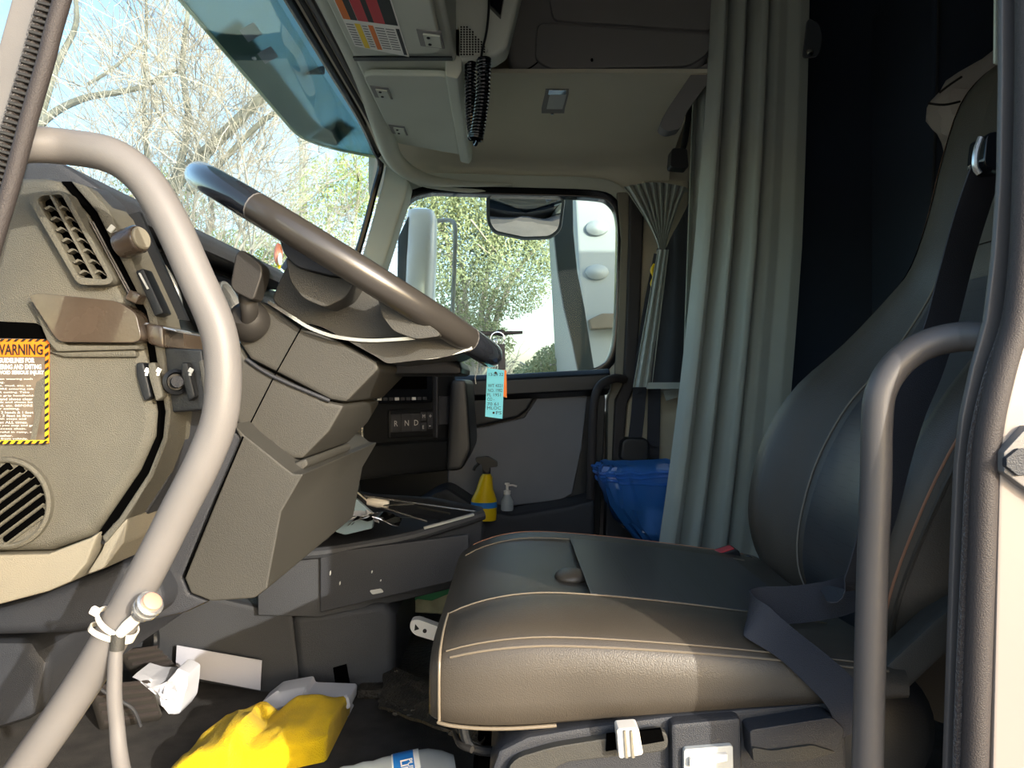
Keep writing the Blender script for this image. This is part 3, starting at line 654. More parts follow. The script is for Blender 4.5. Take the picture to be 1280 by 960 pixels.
tag(obj('loose_wire', bm, 'lgrey'), 'thin loose wire hanging just below the steering wheel rim', 'wire')

# ================================================================== GRAB HANDLES
ha = thing('grab_handle', 'long worn grey metal grab handle bent across the dashboard end', 'grab handle', P(25, 970, 0.7054))
pts = [P(8, 188, .69), P(34, 181, .695), P(85, 184, 0.7054), P(138, 194, 0.7000), P(178, 222, 0.7000), P(212, 275, 0.7000), P(244, 345, 0.7000), P(271, 408, 0.7000), P(279, 460, 0.7000), P(275, 520, 0.7000), P(255, 575, 0.7000), P(222, 640, 0.7000), P(180, 722, 0.7000), P(130, 812, 0.7000), P(80, 890, 0.7000), P(25, 968, 0.7000), P(-10, 1018, 0.7000)]
obj('tube', tube(pts, 0.0162, 20, 8), 'steel', ha)
obj('foot_plate', box(P(-12, 1020, 0.7000), (.06, .04, .012), .004), 'steel', ha)
hb = thing('grab_handle', 'matt grey grab handle curving out from the seat-side door pillar', 'grab handle', P(1083, 1000, .69))
pts = [P(1262, 424, .70), P(1232, 421, .69), P(1200, 421, .705), P(1160, 430, .715), P(1125, 452, .715), P(1102, 487, .715), P(1096, 530, .715), P(1095, 600, .715), P(1091, 700, .715), P(1087, 850, .715), P(1083, 1010, .715)]
obj('tube', tube(pts, .0138, 20, 8), 'tubeB', hb)
obj('foot_plate', box(P(1083, 1012, .715), (.05, .04, .012), .004), 'tubeB', hb)
# cable switch tied to the handle
zt = thing('zip_tie', 'white nylon zip tie looped twice around the grab handle', 'zip tie', P(140, 785, 0.7000))
ax = (P(130, 812, 0.7000) - P(180, 722, 0.7000)).normalized(); u1 = ax.orthogonal().normalized(); u2 = ax.cross(u1)
cz = P(143, 786, 0.7000)
def around(t, h, r=.0195): return cz + ax * h + (u1 * math.cos(t) + u2 * math.sin(t)) * r
obj('band', strap([around(2 * math.pi * i / 20, .004 + .004 * math.sin(2 * math.pi * i / 20)) for i in range(21)], .0046, .0016, tuple(ax), 2), 'zip', zt)
obj('band', strap([around(2 * math.pi * i / 20, -.006 - .003 * math.sin(2 * math.pi * i / 20 + 1)) for i in range(21)], .0046, .0016, tuple(ax), 2), 'zip', zt)
obj('head', box(P(119, 764, 0.6914), (.008, .006, .007), .0012, Matrix.Rotation(.5, 3, 'Y')), 'zip', zt)
cb = thing('cable_switch', 'pale cable with a faded red push button strapped to the grab handle', 'cable', P(152, 950, 0.6892))
obj('cable', tube([P(146, 797, 0.6849), P(144, 830, 0.6849), P(143, 870, 0.6849), P(146, 905, 0.6860), P(149, 940, 0.6860), P(156, 985, 0.6892), P(158, 1010, 0.6892)], [.005, .0062, .0066, .0066, .0072, .0078, .0078], 12, 6), 'steel', cb)
obj('sleeve', tube([P(146, 812, 0.6849), P(148, 792, 0.6849)], .0062, 12, 1), 'mid', cb)
obj('connector', tube([P(150, 792, 0.6828), P(160, 782, 0.6806), P(172, 771, 0.6785)], [.0045, .0055, .005], 12, 4), 'zip', cb)
bd = (P(190, 752, 0.6677) - P(172, 771, 0.6785)).normalized()
sw_ = obj('button_barrel', lathe([(.006, 0), (.008, .002), (.0085, .010), (.0115, .011), (.0115, .014), (.0098, .0145), (.0098, .017), (.0118, .0175), (.0118, .021), (.010, .0225), (.0, .0225)], P(174, 769, 0.6785), bd, 24), 'silver', cb)
obj('red_button', lathe([(.0085, 0), (.0082, .003), (.006, .0042), (.0, .0044)], P(174, 769, 0.6785) + bd * .0222, bd, 24), 'pink', sw_)

# ================================================================== DRIVER'S SEAT
seat = thing('driver_seat', 'worn grey leather driver seat with tall wraparound back', 'seat', V((.18, 1.12, FZ)))
S = lambda n, bm, m, par=None, **k: obj(n, bm, m, par or seat, **k)
YC = 1.15; HW = .30
def csec(X):
    """section of the cushion across the cab at X: closed outline, near side first"""
    t = (X + .09) / .53
    f = max(0., min(1., (X + .0955) / .13)); rnd = math.sqrt(max(0., 1 - (1 - f) ** 2))          # rounded front
    ztop = -.272 - .042 * max(0, (t - .25) / .75) ** 1.4 - .012 * max(0, (.25 - t) / .25) ** 2
    zb = -.395 + .045 * max(0, t)
    zm = (zb + ztop) / 2 - .01
    H = (ztop - zm) * (.55 + .45 * rnd); Lw = (zm - zb) * (.72 + .28 * rnd); hw = HW * (.90 + .10 * rnd)
    pts = []
    for s, w in ((-1, .80), (-1, .93), (-1, .985), (-1, 1.0), (-1, 1.0), (-1, .98), (-1, .93)):
        pass
    prof = [(-.86, -1.0), (-.95, -.97), (-.99, -.8), (-1.0, -.3), (-1.0, .2), (-.992, .55), (-.97, .76), (-.93, .90), (-.86, 1.0), (-.78, 1.10), (-.68, 1.15), (-.58, 1.10), (-.48, 1.0), (-.3, .93), (-.1, .93)]
    prof = prof + [(-a, b) for a, b in prof[::-1]]
    for a, b in prof:
        bb = b
        k = max(0., min(1., (t - .05) / .25))
        if abs(a) < .80 and b > 0: bb = b + (1 - k) * (1.05 - b) * .8
        pts.append(V((X, YC + a * hw, zm + (bb * H if b > 0 else bb * Lw))))
    return pts
xs = [-.0945, -.093, -.089, -.082, -.072, -.06, -.045, -.025, 0, .03, .07, .11, .15, .20, .25, .30, .35, .40, .44]
cu = S('cushion', (lambda b: (loft(b, [csec(x) for x in xs]), b)[1])(NB()), 'leather', smooth=60)
NPR = 30
def seam(i0, X0, X1, rad, m, lift=.0012, n=30):
    pts = []
    for q in range(n + 1):
        x = X0 + (X1 - X0) * q / n; s = csec(x); j = int(i0); p = s[j].lerp(s[min(j + 1, 29)], i0 - j)
        pts.append(p + V((0, -.0006, lift)))
    return S('seam_piping', tube(pts, rad, 6, 1), m, cu)
seam(6.3, -.075, .42, .0010, 'piping'); seam(5.7, -.07, .42, .0013, 'piping', .0)
seam(11, -.08, .40, .0010, 'piping'); seam(18, -.08, .40, .0010, 'piping'); seam(20.5, -.07, .42, .0008, 'thread')
# front edge piping: follows the cushion's front outline down the near corner
fpts = [csec(-.078)[i] + V((-.004, -.002, 0)) for i in (2, 3, 4, 5, 6, 7, 8, 9, 10, 11)]
S('seam_piping', tube(fpts, .0016, 8, 4), 'piping', cu)
S('seam_piping', tube([csec(x)[1] + V((0, -.002, -.002)) for x in (-.085, -.07, -.04, .0, .05)], .0022, 8, 4), 'piping', cu)
# perforated channel along the middle, and the raised knob of leather at its nose
S('perforated_panel', grid(lambda u, v: (lambda s: s[11].lerp(s[18], v))(csec(.10 + .28 * u)) + V((0, 0, .0012)), 16, 8, .0012), 'perf', cu)
S('leather_nose', ell(csec(.085)[14] + V((0, -.02, .003)), (.024, .03, .011), 16), 'leather', cu)

crest = [(.475, -.40, .19), (.4536, -.345, .205), (.43, -.293, .235), (.424, -.228, .262), (.4416, -.145, .282), (.472, -.0727, .288), (.521, 0., .283), (.592, .071, .252), (.655, .151, .213), (.685, .2016, .186), (.712, .282, .180), (.739, .39, .180), (.765, .478, .172), (.795, .522, .15), (.825, .54, .10)]
bold = [.03, .045, .06, .075, .082, .082, .075, .06, .04, .022, .016, .016, .014, .01, .006]
thk = [.11, .12, .13, .14, .145, .145, .14, .13, .12, .11, .11, .10, .09, .06, .03]
def ck(v):
    """crest of the wings at v (0..1 up the back): x, z, half width, bolster depth, thickness"""
    k = max(0., min(13.999, v * 14)); i = int(k); t = k - i
    g = lambda a: (lambda p0, p1, p2, p3: .5 * (2 * p1 + (p2 - p0) * t + (2 * p0 - 5 * p1 + 4 * p2 - p3) * t * t + (3 * p1 - p0 - 3 * p2 + p3) * t ** 3))(a[max(i - 1, 0)], a[i], a[min(i + 1, 14)], a[min(i + 2, 14)])
    return [g([c[q] for c in crest]) for q in range(3)] + [g(bold), g(thk)]
bline = smooth_path([V((.50, 0, -.40)), V((.505, 0, -.25)), V((.56, 0, -.03)), V((.66, 0, .17)), V((.735, 0, .36)), V((.80, 0, .56))], 10)
def bnv(v):
    a, b = ck(v - .04), ck(v + .04)
    t = (V((b[0], 0, b[1])) * .4 + V((.30, 0, .60)) * .12 - V((a[0], 0, a[1])) * .4).normalized(); return V((-t.z, 0, t.x))
def bsec(v):
    x, z, hw, bol, th = ck(v); n = bnv(v); o_ = V((x, YC, z)) - n * bol
    prof = [(-.90, -1.0), (-.98, -.7), (-1.0, -.2), (-1.0, .15), (-.985, .5), (-.95, .82), (-.88, 1.0), (-.76, .86), (-.66, .56), (-.57, .26), (-.48, .08), (-.25, .0), (-.08, .0)]
    prof = prof + [(-a, b) for a, b in prof[::-1]]
    return [o_ + V((0, a * hw, 0)) + n * (b * bol if b > 0 else b * th) for a, b in prof]
bn = V((-.86, 0, .5))
vs_ = [i / 42 for i in range(43)]
bk = S('backrest', (lambda b: (loft(b, [bsec(v) for v in vs_]), b)[1])(NB()), 'leather_seat_back' if 'leather_seat_back' in M else 'leather', smooth=60)
def bseam(i, v0, v1, rad, m, lift=.001, n=40):
    pts = []
    for q in range(n + 1):
        s = bsec(v0 + (v1 - v0) * q / n); j = int(i); pts.append(s[j].lerp(s[min(j + 1, 25)], i - j) + bn * lift)
    return S('seam_piping', tube(pts, rad, 6, 1), m, bk)
bseam(20.4, .03, .97, .0017, 'thread'); bseam(20.0, .03, .95, .0012, 'void', .0004)
bseam(4.6, .03, .97, .0017, 'thread'); bseam(4.2, .03, .95, .003, 'leather')
bseam(9.4, .05, .62, .0013, 'void', .0006); bseam(15.6, .05, .62, .0016, 'piping')
S('centre_panel', grid(lambda u, v: (lambda s: s[10].lerp(s[12], v * 2) if v < .5 else s[13].lerp(s[15], v * 2 - 1))(bsec(.06 + .54 * u)) + bn * .002, 22, 8, .002), 'perf', bk)
S('headrest_face', grid(lambda u, v: (lambda s: s[10].lerp(s[12], v * 2) if v < .5 else s[13].lerp(s[15], v * 2 - 1))(bsec(.66 + .26 * u)) + bn * .002, 16, 8, .002), 'leather', bk)
# base: plastic skirt with knob, switch and side arm
S('base_cover', prism([(612, 965), (622, 936), (660, 918), (720, 908), (830, 893), (925, 884), (1030, 876), (1058, 884), (1058, 1010), (612, 1010)], .85, 1.40, .008, ref=.855), 'dark')
S('cover_bulge', prism(rpoly([(628, 975), (640, 945), (690, 930), (830, 908), (835, 925), (830, 936), (700, 950), (668, 985), (668, 1010), (628, 1010)], 16), .838, .87, .008, ref=.845), 'mid')
S('knob_slot', prism([(758, 917), (826, 910), (830, 925), (757, 938)], .835, .84, .0005, ref=.838), 'void')
kb = S('height_knob', prism(rpoly([(769, 905), (796, 903), (802, 937), (772, 942)], 4), .818, .84, .004, ref=.83), 'plastic_white')
for xx in (777, 785): S('rib', prism([(xx, 906), (xx + 3, 906), (xx + 6, 940), (xx + 2, 940)], .8155, .82, .0008, ref=.83), 'cream', kb)
S('switch_housing', prism([(836, 900), (924, 892), (926, 1010), (838, 1010)], .835, .87, .006, ref=.845), 'dark')
sk_ = S('switch_plate', prism(rpoly([(853, 933), (914, 928), (916, 1010), (853, 1010)], 4), .828, .84, .002, ref=.835), 'lgrey')
S('switch_pull', prism([(860, 944), (908, 938), (908, 948), (860, 956)], .822, .83, .002, ref=.83), 'plastic_white', sk_)
S('recline_lever', prism(rpoly([(932, 906), (1034, 890), (1050, 905), (1040, 935), (1000, 945), (936, 946)], 6), .822, .86, .006, ref=.835), 'dark')
S('lever_grip', prism(rpoly([(936, 928), (960, 932), (1010, 925), (1040, 934), (1000, 945), (938, 946)], 4), .818, .83, .003, ref=.83), 'mid')
S('recliner_cover', lathe([(.075, 0), (.075, .012), (.06, .022), (.0, .024)], P(1080, 905, .88), (0, -1, .1), 32), 'black')
S('back_bracket', prism([(1100, 880), (1090, 840), (1165, 770), (1195, 745), (1195, 800), (1120, 870)], .86, .90, .008, ref=.87), 'mid')
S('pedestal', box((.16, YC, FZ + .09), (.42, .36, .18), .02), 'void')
S('front_bar', tube([P(578, 905, .90), P(590, 935, .90), P(640, 940, .91)], .006, 10, 4), 'black')
S('hook', tube([P(568, 915, .93), P(575, 930, .90), P(590, 937, .885)], .004, 8, 4), 'boot')

# ---- driver's belt, from the pillar loop over the backrest, slack over the cushion
bt = thing('seat_belt', 'slack black seat belt draped over the driver seat from the door pillar', 'seat belt', P(1080, 860, .84))
Bt = lambda n, bm, m, par=None, **k: obj(n, bm, m, par or bt, **k)
Bt('webbing', strap([P(1240, 195, .76), P(1218, 255, .80), P(1196, 330, .85), P(1172, 420, .88), P(1140, 500, .875), P(1118, 570, .875), P(1095, 660, .88), P(1070, 728, .90), P(1030, 745, .91)], .050, .0016, [(.9, .25, .3)] * 9), 'webbing')
Bt('webbing', strap([P(1092, 726, .96), P(1050, 746, .945), P(1000, 755, .935), P(960, 757, .922), P(940, 760, .908), P(937, 767, .892), P(950, 780, .876), P(985, 806, .862), P(1020, 836, .848), P(1052, 868, .838), P(1076, 912, .828)], .044, .0016, [(0, .3, 1), (0, .3, 1), (0, .3, 1), (0, .3, 1), (.1, .2, 1), (.2, .1, 1), (.2, .45, .85), (.3, .65, .65), (.45, .5, .65), (.6, .3, .65), (.8, 0, .5)], 10), 'webbing')
gl = Bt('pillar_loop', prism(rpoly([(1222, 172), (1246, 168), (1262, 175), (1262, 215), (1230, 218), (1218, 210)], 8), .745, .775, .006, ref=.76), 'gloss')
Bt('loop_edge', tube([P(1226, 172, .744), P(1220, 190, .744), P(1219, 208, .744), P(1224, 217, .744)], .003, 8, 4), 'silver', gl)
bkl = thing('belt_buckle', 'black seat belt buckle with red release standing at the back of the cushion', 'buckle', P(915, 715, 1.38))
obj('housing', prism([(879, 694), (915, 683), (921, 686), (925, 705), (918, 712), (900, 706)], 1.36, 1.40, .004, ref=1.38), 'black', bkl)
obj('release', prism([(885, 691.5), (914, 682.5), (914, 684), (886, 693)], 1.362, 1.39, .001, ref=1.38), 'red', bkl)
obj('stem', tube([P(918, 708, 1.385), P(930, 712, 1.39), P(945, 716, 1.40), P(956, 724, 1.40)], .008, 8, 4), 'black', bkl)
obj('clip', strap([P(924, 712, 1.37), P(934, 696, 1.37), P(942, 700, 1.37), P(948, 716, 1.37)], .012, .003, (0, 1, 0)), 'dark', bkl)
# ================================================================== FOOTWELL, TUNNEL CONSOLE
YH = 1.62
hp = thing('tunnel_console', 'dark grey plastic engine tunnel with a wedge-shaped storage tray on top', 'console', P(350, 868, YH))
H_ = lambda n, bm, m, par=None, **k: obj(n, bm, m, par or hp, **k)
H_('tunnel_side', prism([(150, 720), (366, 768), (378, 870), (330, 868), (220, 850), (140, 840)], YH, 2.3, .012), 'hump')
H_('tunnel_rear', prism([(362, 768), (480, 752), (494, 770), (494, 845), (478, 866), (430, 874), (372, 872)], YH - .005, 2.3, .022, seg=3, ang=40), 'hump')
H_('latch_hole', prism([(416, 835), (433, 830), (438, 860), (420, 862)], YH - .007, YH, .001), 'void')
# tray: walls and floor, open on top
rim0 = [P(322, 692, 1.60), P(400, 688, 1.60), P(500, 672, 1.64), P(604, 642, 1.72), P(604, 634, 1.80), P(540, 622, 1.96), P(466, 618, 2.1), P(380, 600, 2.1), P(330, 640, 1.75)]
def off_ring(r, k, dz): 
    c = sum(r, V()) / len(r); return [c + (p - c) * k + V((0, 0, dz)) for p in r]
bm = NB()
base = [P(322, 770, 1.60), P(400, 772, 1.60), P(500, 752, 1.64), P(600, 727, 1.72), P(600, 722, 1.80), P(540, 705, 1.96), P(466, 695, 2.1), P(380, 680, 2.1), P(330, 720, 1.75)]
inn = off_ring(rim0, .90, .0)
loft(bm, [base, [b.lerp(r, .9) for b, r in zip(base, rim0)], rim0, off_ring(rim0, .96, .004), inn, off_ring(inn, .97, -.04)]); bev(bm, .004, 2, 40)
H_('tray', bm, 'hump')
H_('front_recess', prism([(400, 692), (586, 668), (586, 722), (400, 766)], 1.590, 1.605, .003, ref=1.59), 'dark')
H_('rim_band', tube([P(318, 694, 1.597), P(398, 691, 1.595), P(500, 674, 1.63), P(560, 657, 1.67), P(604, 643, 1.71)], .012, 10, 5), 'hump')
H_('tray_edge', strap([P(530, 660, 1.64), P(560, 652, 1.66), P(592, 643, 1.69)], .006, .004, (0, 1, .3)), 'lgrey')
for a, b in (((474, 633), (534, 652)), ((474, 632), (518, 630)), ((522, 634), (562, 642)), ((455, 620), (598, 640))):
    H_('tray_divider', tube([P(a[0], a[1], 1.80), P(b[0], b[1], 1.74)], .0022, 8, 1), 'silver' if a[0] < 522 else 'mid')
H_('tunnel_back', prism([(330, 612), (400, 612), (410, 690), (322, 692)], 1.75, 2.2, .02, ref=1.75), 'dark')
# scuffs of paint on the tray face
for x, y, w, h in ((462, 738, 18, 5), (412, 715, 2, 5), (424, 728, 2, 4), (464, 714, 2, 3), (475, 725, 2, 2)):
    H_('scuff', prism(rpoly([(x, y), (x + w * .8, y - h * .5), (x + w, y + h * .4), (x + w * .2, y + h)], 2), 1.5885, 1.590, 0, ref=1.59), 'lgrey')
# things lying in the tray
tag(obj('clipboard', prism([(420, 664), (436, 618), (448, 624), (470, 644), (466, 660), (432, 668)], 1.72, 1.735, .003, ref=1.73), 'bluegrey' if 'bluegrey' in M else 'lgrey'), 'pale blue-grey tablet leaning at the dash end of the tunnel tray', 'tablet')
pl_ = thing('wrapper', 'crumpled silver foil wrapper in the tunnel tray', 'wrapper', P(465, 654, 1.66))
random.seed(3)
def crumple(cx0, cy0, Y, sx, sy, sz, amp, n=9, m=7, th=.0012, seed=1):
    o_ = P(cx0, cy0, Y)
    return grid(lambda u, v: o_ + V(((u - .5) * sx, (v - .5) * sy, 0)) + noise.noise_vector(V((u * 4 + seed, v * 4, seed * 3.3))) * amp + V((0, 0, sz * (1 - (2 * u - 1) ** 2))), n, m, th)
obj('foil', crumple(470, 652, 1.68, .10, .06, .012, .016, seed=5), 'chrome', pl_)
obj('paper', crumple(450, 648, 1.70, .08, .06, .01, .018, seed=2), 'paper', pl_)
stx = thing('charger_cable', 'white charger plug with a thin cord in the tunnel tray', 'charger', P(472, 630, 1.80))
obj('plug', tube([P(459, 627, 1.80), P(472, 628, 1.80), P(486, 630, 1.80)], [.008, .0125, .009], 12, 5), 'plastic_white', stx)
obj('cord', tube([P(460, 627, 1.80), P(446, 615, 1.82), P(430, 602, 1.85)], .002, 6, 4), 'plastic_white', stx)
pw = thing('power_socket', 'small silver power socket on a black bracket above the tunnel tray', 'socket', P(415, 640, 1.74))
obj('bracket', prism([(400, 606), (430, 606), (432, 612), (404, 640)], 1.72, 1.76, .003, ref=1.74), 'black', pw)
obj('socket_face', prism(rpoly([(406, 615), (430, 611), (432, 623), (408, 628)], 3), 1.712, 1.722, .001, ref=1.72), 'silver', pw)
obj('socket_light', ell(P(417, 619, 1.71), (.003, .002, .003)), 'wht', pw)

# pedals
pd = thing('brake_pedal', 'large black ribbed brake pedal under the dashboard', 'pedal', P(150, 905, 1.40))
def pedal(pts, Y, ribs, root):
    a = [P(x, y, Y) for x, y in pts]; nrm = V((.55, -.45, .7)).normalized()
    bm = NB(); loft(bm, [a, [p - nrm * .02 for p in a]]); bev(bm, .005, 2, 30); k = obj('pad', bm, 'boot', root)
    for i in range(ribs):
        t = (i + .5) / ribs; p, q = a[0].lerp(a[3], t), a[1].lerp(a[2], t)
        obj('rib', tube([p.lerp(q, .06) + nrm * .001, p.lerp(q, .94) + nrm * .001], .004, 6, 1), 'rubber', k)
pedal([(112, 855), (188, 848), (205, 895), (128, 908)], 1.42, 5, pd)
obj('arm', tube([P(95, 790, 1.45), P(120, 830, 1.47), P(150, 870, 1.46)], .012, 10, 5), 'black', pd)
gp = thing('accelerator_pedal', 'black ribbed accelerator pedal tucked beside the tunnel', 'pedal', P(190, 840, 1.5))
pedal([(150, 812), (196, 806), (226, 836), (176, 850)], 1.52, 5, gp)
obj('arm', tube([P(190, 770, 1.56), P(195, 800, 1.57), P(190, 825, 1.54)], .008, 8, 4), 'black', gp)
wo_('trim_12', prism([(-80, 800), (38, 800), (60, 830), (45, 900), (-80, 940)], 1.05, 1.6, .03, ref=1.05), 'dark')
tag(obj('hose', tube([P(108, 845, 1.36), P(135, 868, 1.36), P(165, 885, 1.37), P(176, 908, 1.38)], .003, 8, 5), 'dark'), 'thin black hose curling in front of the brake pedal', 'hose')
# floor things
tag(obj('paper_sheet', prism([(222, 806), (328, 825), (326, 862), (220, 842)], 1.596, 1.598, 0, ref=1.60), 'paperg'), 'blank pale grey sheet stuck flat on the engine tunnel side', 'paper')
def floor_P(x, y, dz=0.): Y = (FZ + dz) * F / (480 - y); return P(x, y, Y)
def napkin(name, label, pts, Y, thick=.012, seed=1):
    c = sum((P(x, y, Y) for x, y in pts), V()) / len(pts)
    bm = NB(); rr_ = []
    for k, (s, d) in enumerate(((1.0, 0), (.98, -.012), (.7, -.03), (.35, -.024), (.08, -.035))):
        rr_.append([c + (P(x, y, Y) - c) * s + V((0, d, 0)) + noise.noise_vector(P(x, y, Y) * 40 + V((seed, k * 2, 0))) * .012 * (k > 0) for x, y in pts])
    loft(bm, [[p + V((0, .05, 0)) for p in rr_[0]]] + rr_)
    return tag(obj(name, bm, 'paper', smooth=20), label, 'tissue')
napkin('tissue', 'crumpled white tissue hanging on the pedal', rpoly([(170, 840), (190, 846), (212, 846), (222, 835), (237, 842), (236, 858), (233, 880), (224, 893), (206, 884), (200, 866)], 3, 2), 1.44, seed=4)
napkin('tissue', 'flat folded white tissue on the floor behind the yellow cloth', rpoly([(325, 880), (345, 864), (384, 857), (386, 865), (440, 867), (439, 884), (428, 886), (437, 896), (424, 896), (400, 884), (350, 888)], 3, 2), 1.50, seed=9)
# yellow cloth, folded and rumpled on the floor
cl = NB()
cen = [floor_P(218, 975), floor_P(236, 966), floor_P(262, 956), floor_P(290, 950), floor_P(312, 944), floor_P(330, 940), floor_P(360, 934), floor_P(395, 926), floor_P(424, 920)]
hgt = [.02, .045, .056, .066, .068, .046, .056, .056, .050]; wid = [.05, .075, .09, .10, .10, .085, .095, .10, .10]
cc = smooth_path(cen, 7); hh = [interp(list(zip(range(9), hgt)), i / 7) for i in range(len(cc))]; ww = [interp(list(zip(range(9), wid)), i / 7) for i in range(len(cc))]
rings = []
for i, p in enumerate(cc):
    e = 1 if 0 < i < len(cc) - 1 else .93
    ring = []
    for j in range(26):
        a = math.pi * j / 25
        y_ = -math.copysign(abs(math.cos(a)) ** .6, math.cos(a)) * ww[i] * e; z_ = (math.sin(a) ** .55) * hh[i] * e
        q = p + V((0, y_, z_ + .002)); ring.append(q + (noise.noise_vector(q * 13) * .016 + noise.noise_vector(q * 45) * .004) * (math.sin(a) ** .5))
    rings.append(ring)
loft(cl, rings)
tag(obj('microfiber_cloth', cl, 'yellow', smooth=50), 'rumpled bright yellow microfiber cloth on the cab floor', 'cloth')
# water bottle lying on the floor
bo = thing('water_bottle', 'clear plastic water bottle with blue label lying on the floor', 'bottle', floor_P(500, 985))
b0 = floor_P(420, 1018, .0) + V((0, .0, .034)); b1 = P(562, 957, (b0.y) + .03); bax = (b1 - b0).normalized(); BL = (b1 - b0).length
obj('shell', lathe([(.02, .0), (.031, .004), (.033, .015), (.031, .03), (.033, .045), (.031, .06), (.033, .075), (.0325, .125), (.031, .145), (.024, .165), (.014, .182), (.0125, BL - .012), (.0, BL - .012)], b0, bax, 32), 'clear', bo)
lb = obj('label', lathe([(.0334, .088), (.0338, .09), (.0338, .128), (.0334, .13), (.0328, .13), (.0328, .088)], b0, bax, 32), 'wht', bo)
obj('label_band', lathe([(.0341, .0905), (.0341, .1215), (.0339, .1215), (.0339, .0905)], b0, bax, 32), 'blue', lb)
for s, d in (('PURE', .1115), ('LIFE', .101)):
    sd = bax.cross(V((0, -.75, .66))).normalized(); up_ = bax
    nn = V((0, -.72, .69)); nn = (nn - bax * nn.dot(bax)).normalized(); rr2 = nn.cross(bax)
    text(s, b0 + bax * d + nn * .0343 - rr2 * -.012, -rr2 if False else rr2 * -1 if False else (bax.cross(nn) * 1.0), bax, .024, None, 'wht', lb, th=.0003, bold=.03)
obj('cap', lathe([(.0145, 0), (.0145, .014), (.0135, .0155), (.0, .0155)], b0 + bax * (BL - .013), bax, 24), 'plastic_white', bo)
# curled rubber mat under the seat's nose
mt = thing('rubber_mat', 'curled dirty black rubber mat under the nose of the seat', 'mat', floor_P(520, 900))
mtp = lambda u, v: P(474 + 130 * u + 10 * v, 888 + 48 * u ** 1.2 - 56 * v * (1 - .25 * u), 1.42 - .42 * u + .25 * v * (1 - u * .5))
obj('sheet', grid(lambda u, v: mtp(u, v) + noise.noise_vector(V((u * 5, v * 4, 1))) * .006, 20, 12, .005), 'mat_rubber', mt)
bm = NB()
random.seed(11)
for i in range(70):
    u, v = random.random(), random.random() * .95; p = mtp(u, v); ell(p + V((0, -.002, .002)), (.006, .006, .004), 6, bm)
obj('studs', bm, 'mat_rubber', mt, kind='stuff')
tag(obj('dark_floor_mat', box((-.02, 1.85, FZ + .012), (.6, .55, .02), .006), 'mat_rubber'), 'black rubber floor mat between the seat and the far door', 'floor mat')
rm = thing('remote_control', 'white handheld remote poking out behind the seat cushion', 'remote', P(540, 790, 1.5))
obj('case', prism(rpoly([(513, 776), (522, 774), (580, 795), (578, 812), (518, 794), (512, 786)], 5), 1.5, 1.525, .003, ref=1.5), 'plastic_white', rm)
obj('button', lathe([(.004, 0), (.004, .002), (0, .002)], P(531, 788.5, 1.5), (0, -1, 0), 14), 'blk', rm)
obj('button', prism([(519, 780), (524, 786), (518, 788)], 1.498, 1.5, 0, ref=1.5), 'blk', rm)
gb = thing('grocery_bag', 'green and cream snack bag on the floor behind the seat', 'bag', P(535, 770, 1.95))
obj('body', prism(rpoly([(500, 748), (530, 738), (600, 730), (600, 772), (500, 765)], 8), 1.95, 2.1, .02, ref=1.95), mat('cream_bag', 'a7a686', .6, var=(30, .2)), gb)
obj('green_print', prism([(500, 746), (520, 740), (600, 728), (600, 738), (560, 742), (540, 750), (522, 748), (505, 760)], 1.942, 1.952, .002, ref=1.95), mat('green_print', '2e8a5a', .5), gb)

# far door: spray bottle, pump bottle, bin
sb = thing('spray_bottle', 'yellow spray bottle with black trigger head in the far door pocket', 'spray bottle', P(605, 634, 2.42))
YB2 = 2.42
obj('body', (lambda b: (loft(b, [[P(cx_, cy_, YB2) + V((math.cos(a) * w_, math.sin(a) * .03, 0)) for a in [2 * math.pi * i / 20 for i in range(20)]] for cx_, cy_, w_ in ((605, 650, .038), (605, 634, .041), (605, 624, .040), (606, 612, .027), (607, 602, .022), (608, 596, .019), (608, 592, .012))]), b)[1])(NB()), 'yplastic', sb)
obj('label', (lambda b: (loft(b, [[P(605, cy_, YB2) + V((math.cos(a) * .0415, math.sin(a) * .031, 0)) for a in [2 * math.pi * i / 20 for i in range(20)]] for cy_ in (634, 627)]), b)[1])(NB()), 'blue', sb)
obj('neck', lathe([(.013, 0), (.013, .03), (0, .03)], P(608, 595, YB2), (0, 0, 1), 16), 'black', sb)
obj('trigger_head', prism(rpoly([(594, 572), (610, 570), (622, 577), (622, 583), (612, 584), (612, 590), (604, 588), (602, 580), (596, 578)], 2), YB2 - .014, YB2 + .014, .003, ref=YB2), 'black', sb)
obj('trigger', tube([P(600, 578, YB2), P(594, 584, YB2), P(592, 588, YB2)], .005, 8, 4), 'black', sb)
pb = thing('pump_bottle', 'small clear pump bottle in the far door pocket', 'bottle', P(634, 634, 2.42))
obj('body', lathe([(.018, 0), (.02, .004), (.02, .03), (.012, .045), (.010, .05), (0, .05)], P(634, 638, YB2), (0, 0, 1), 20), 'clear', pb)
obj('pump', lathe([(.011, 0), (.011, .012), (.004, .014), (.004, .03), (.008, .031), (.008, .036), (0, .036)], P(634, 618, YB2), (0, 0, 1), 16), 'plastic_white', pb)
obj('nozzle', tube([P(634, 607, YB2), P(640, 606.5, YB2), P(646, 608, YB2)], .003, 8, 3), 'plastic_white', pb)
tb = thing('waste_bin', 'bin lined with a blue plastic bag between the curtain and the far door', 'bin', P(800, 680, 2.36))
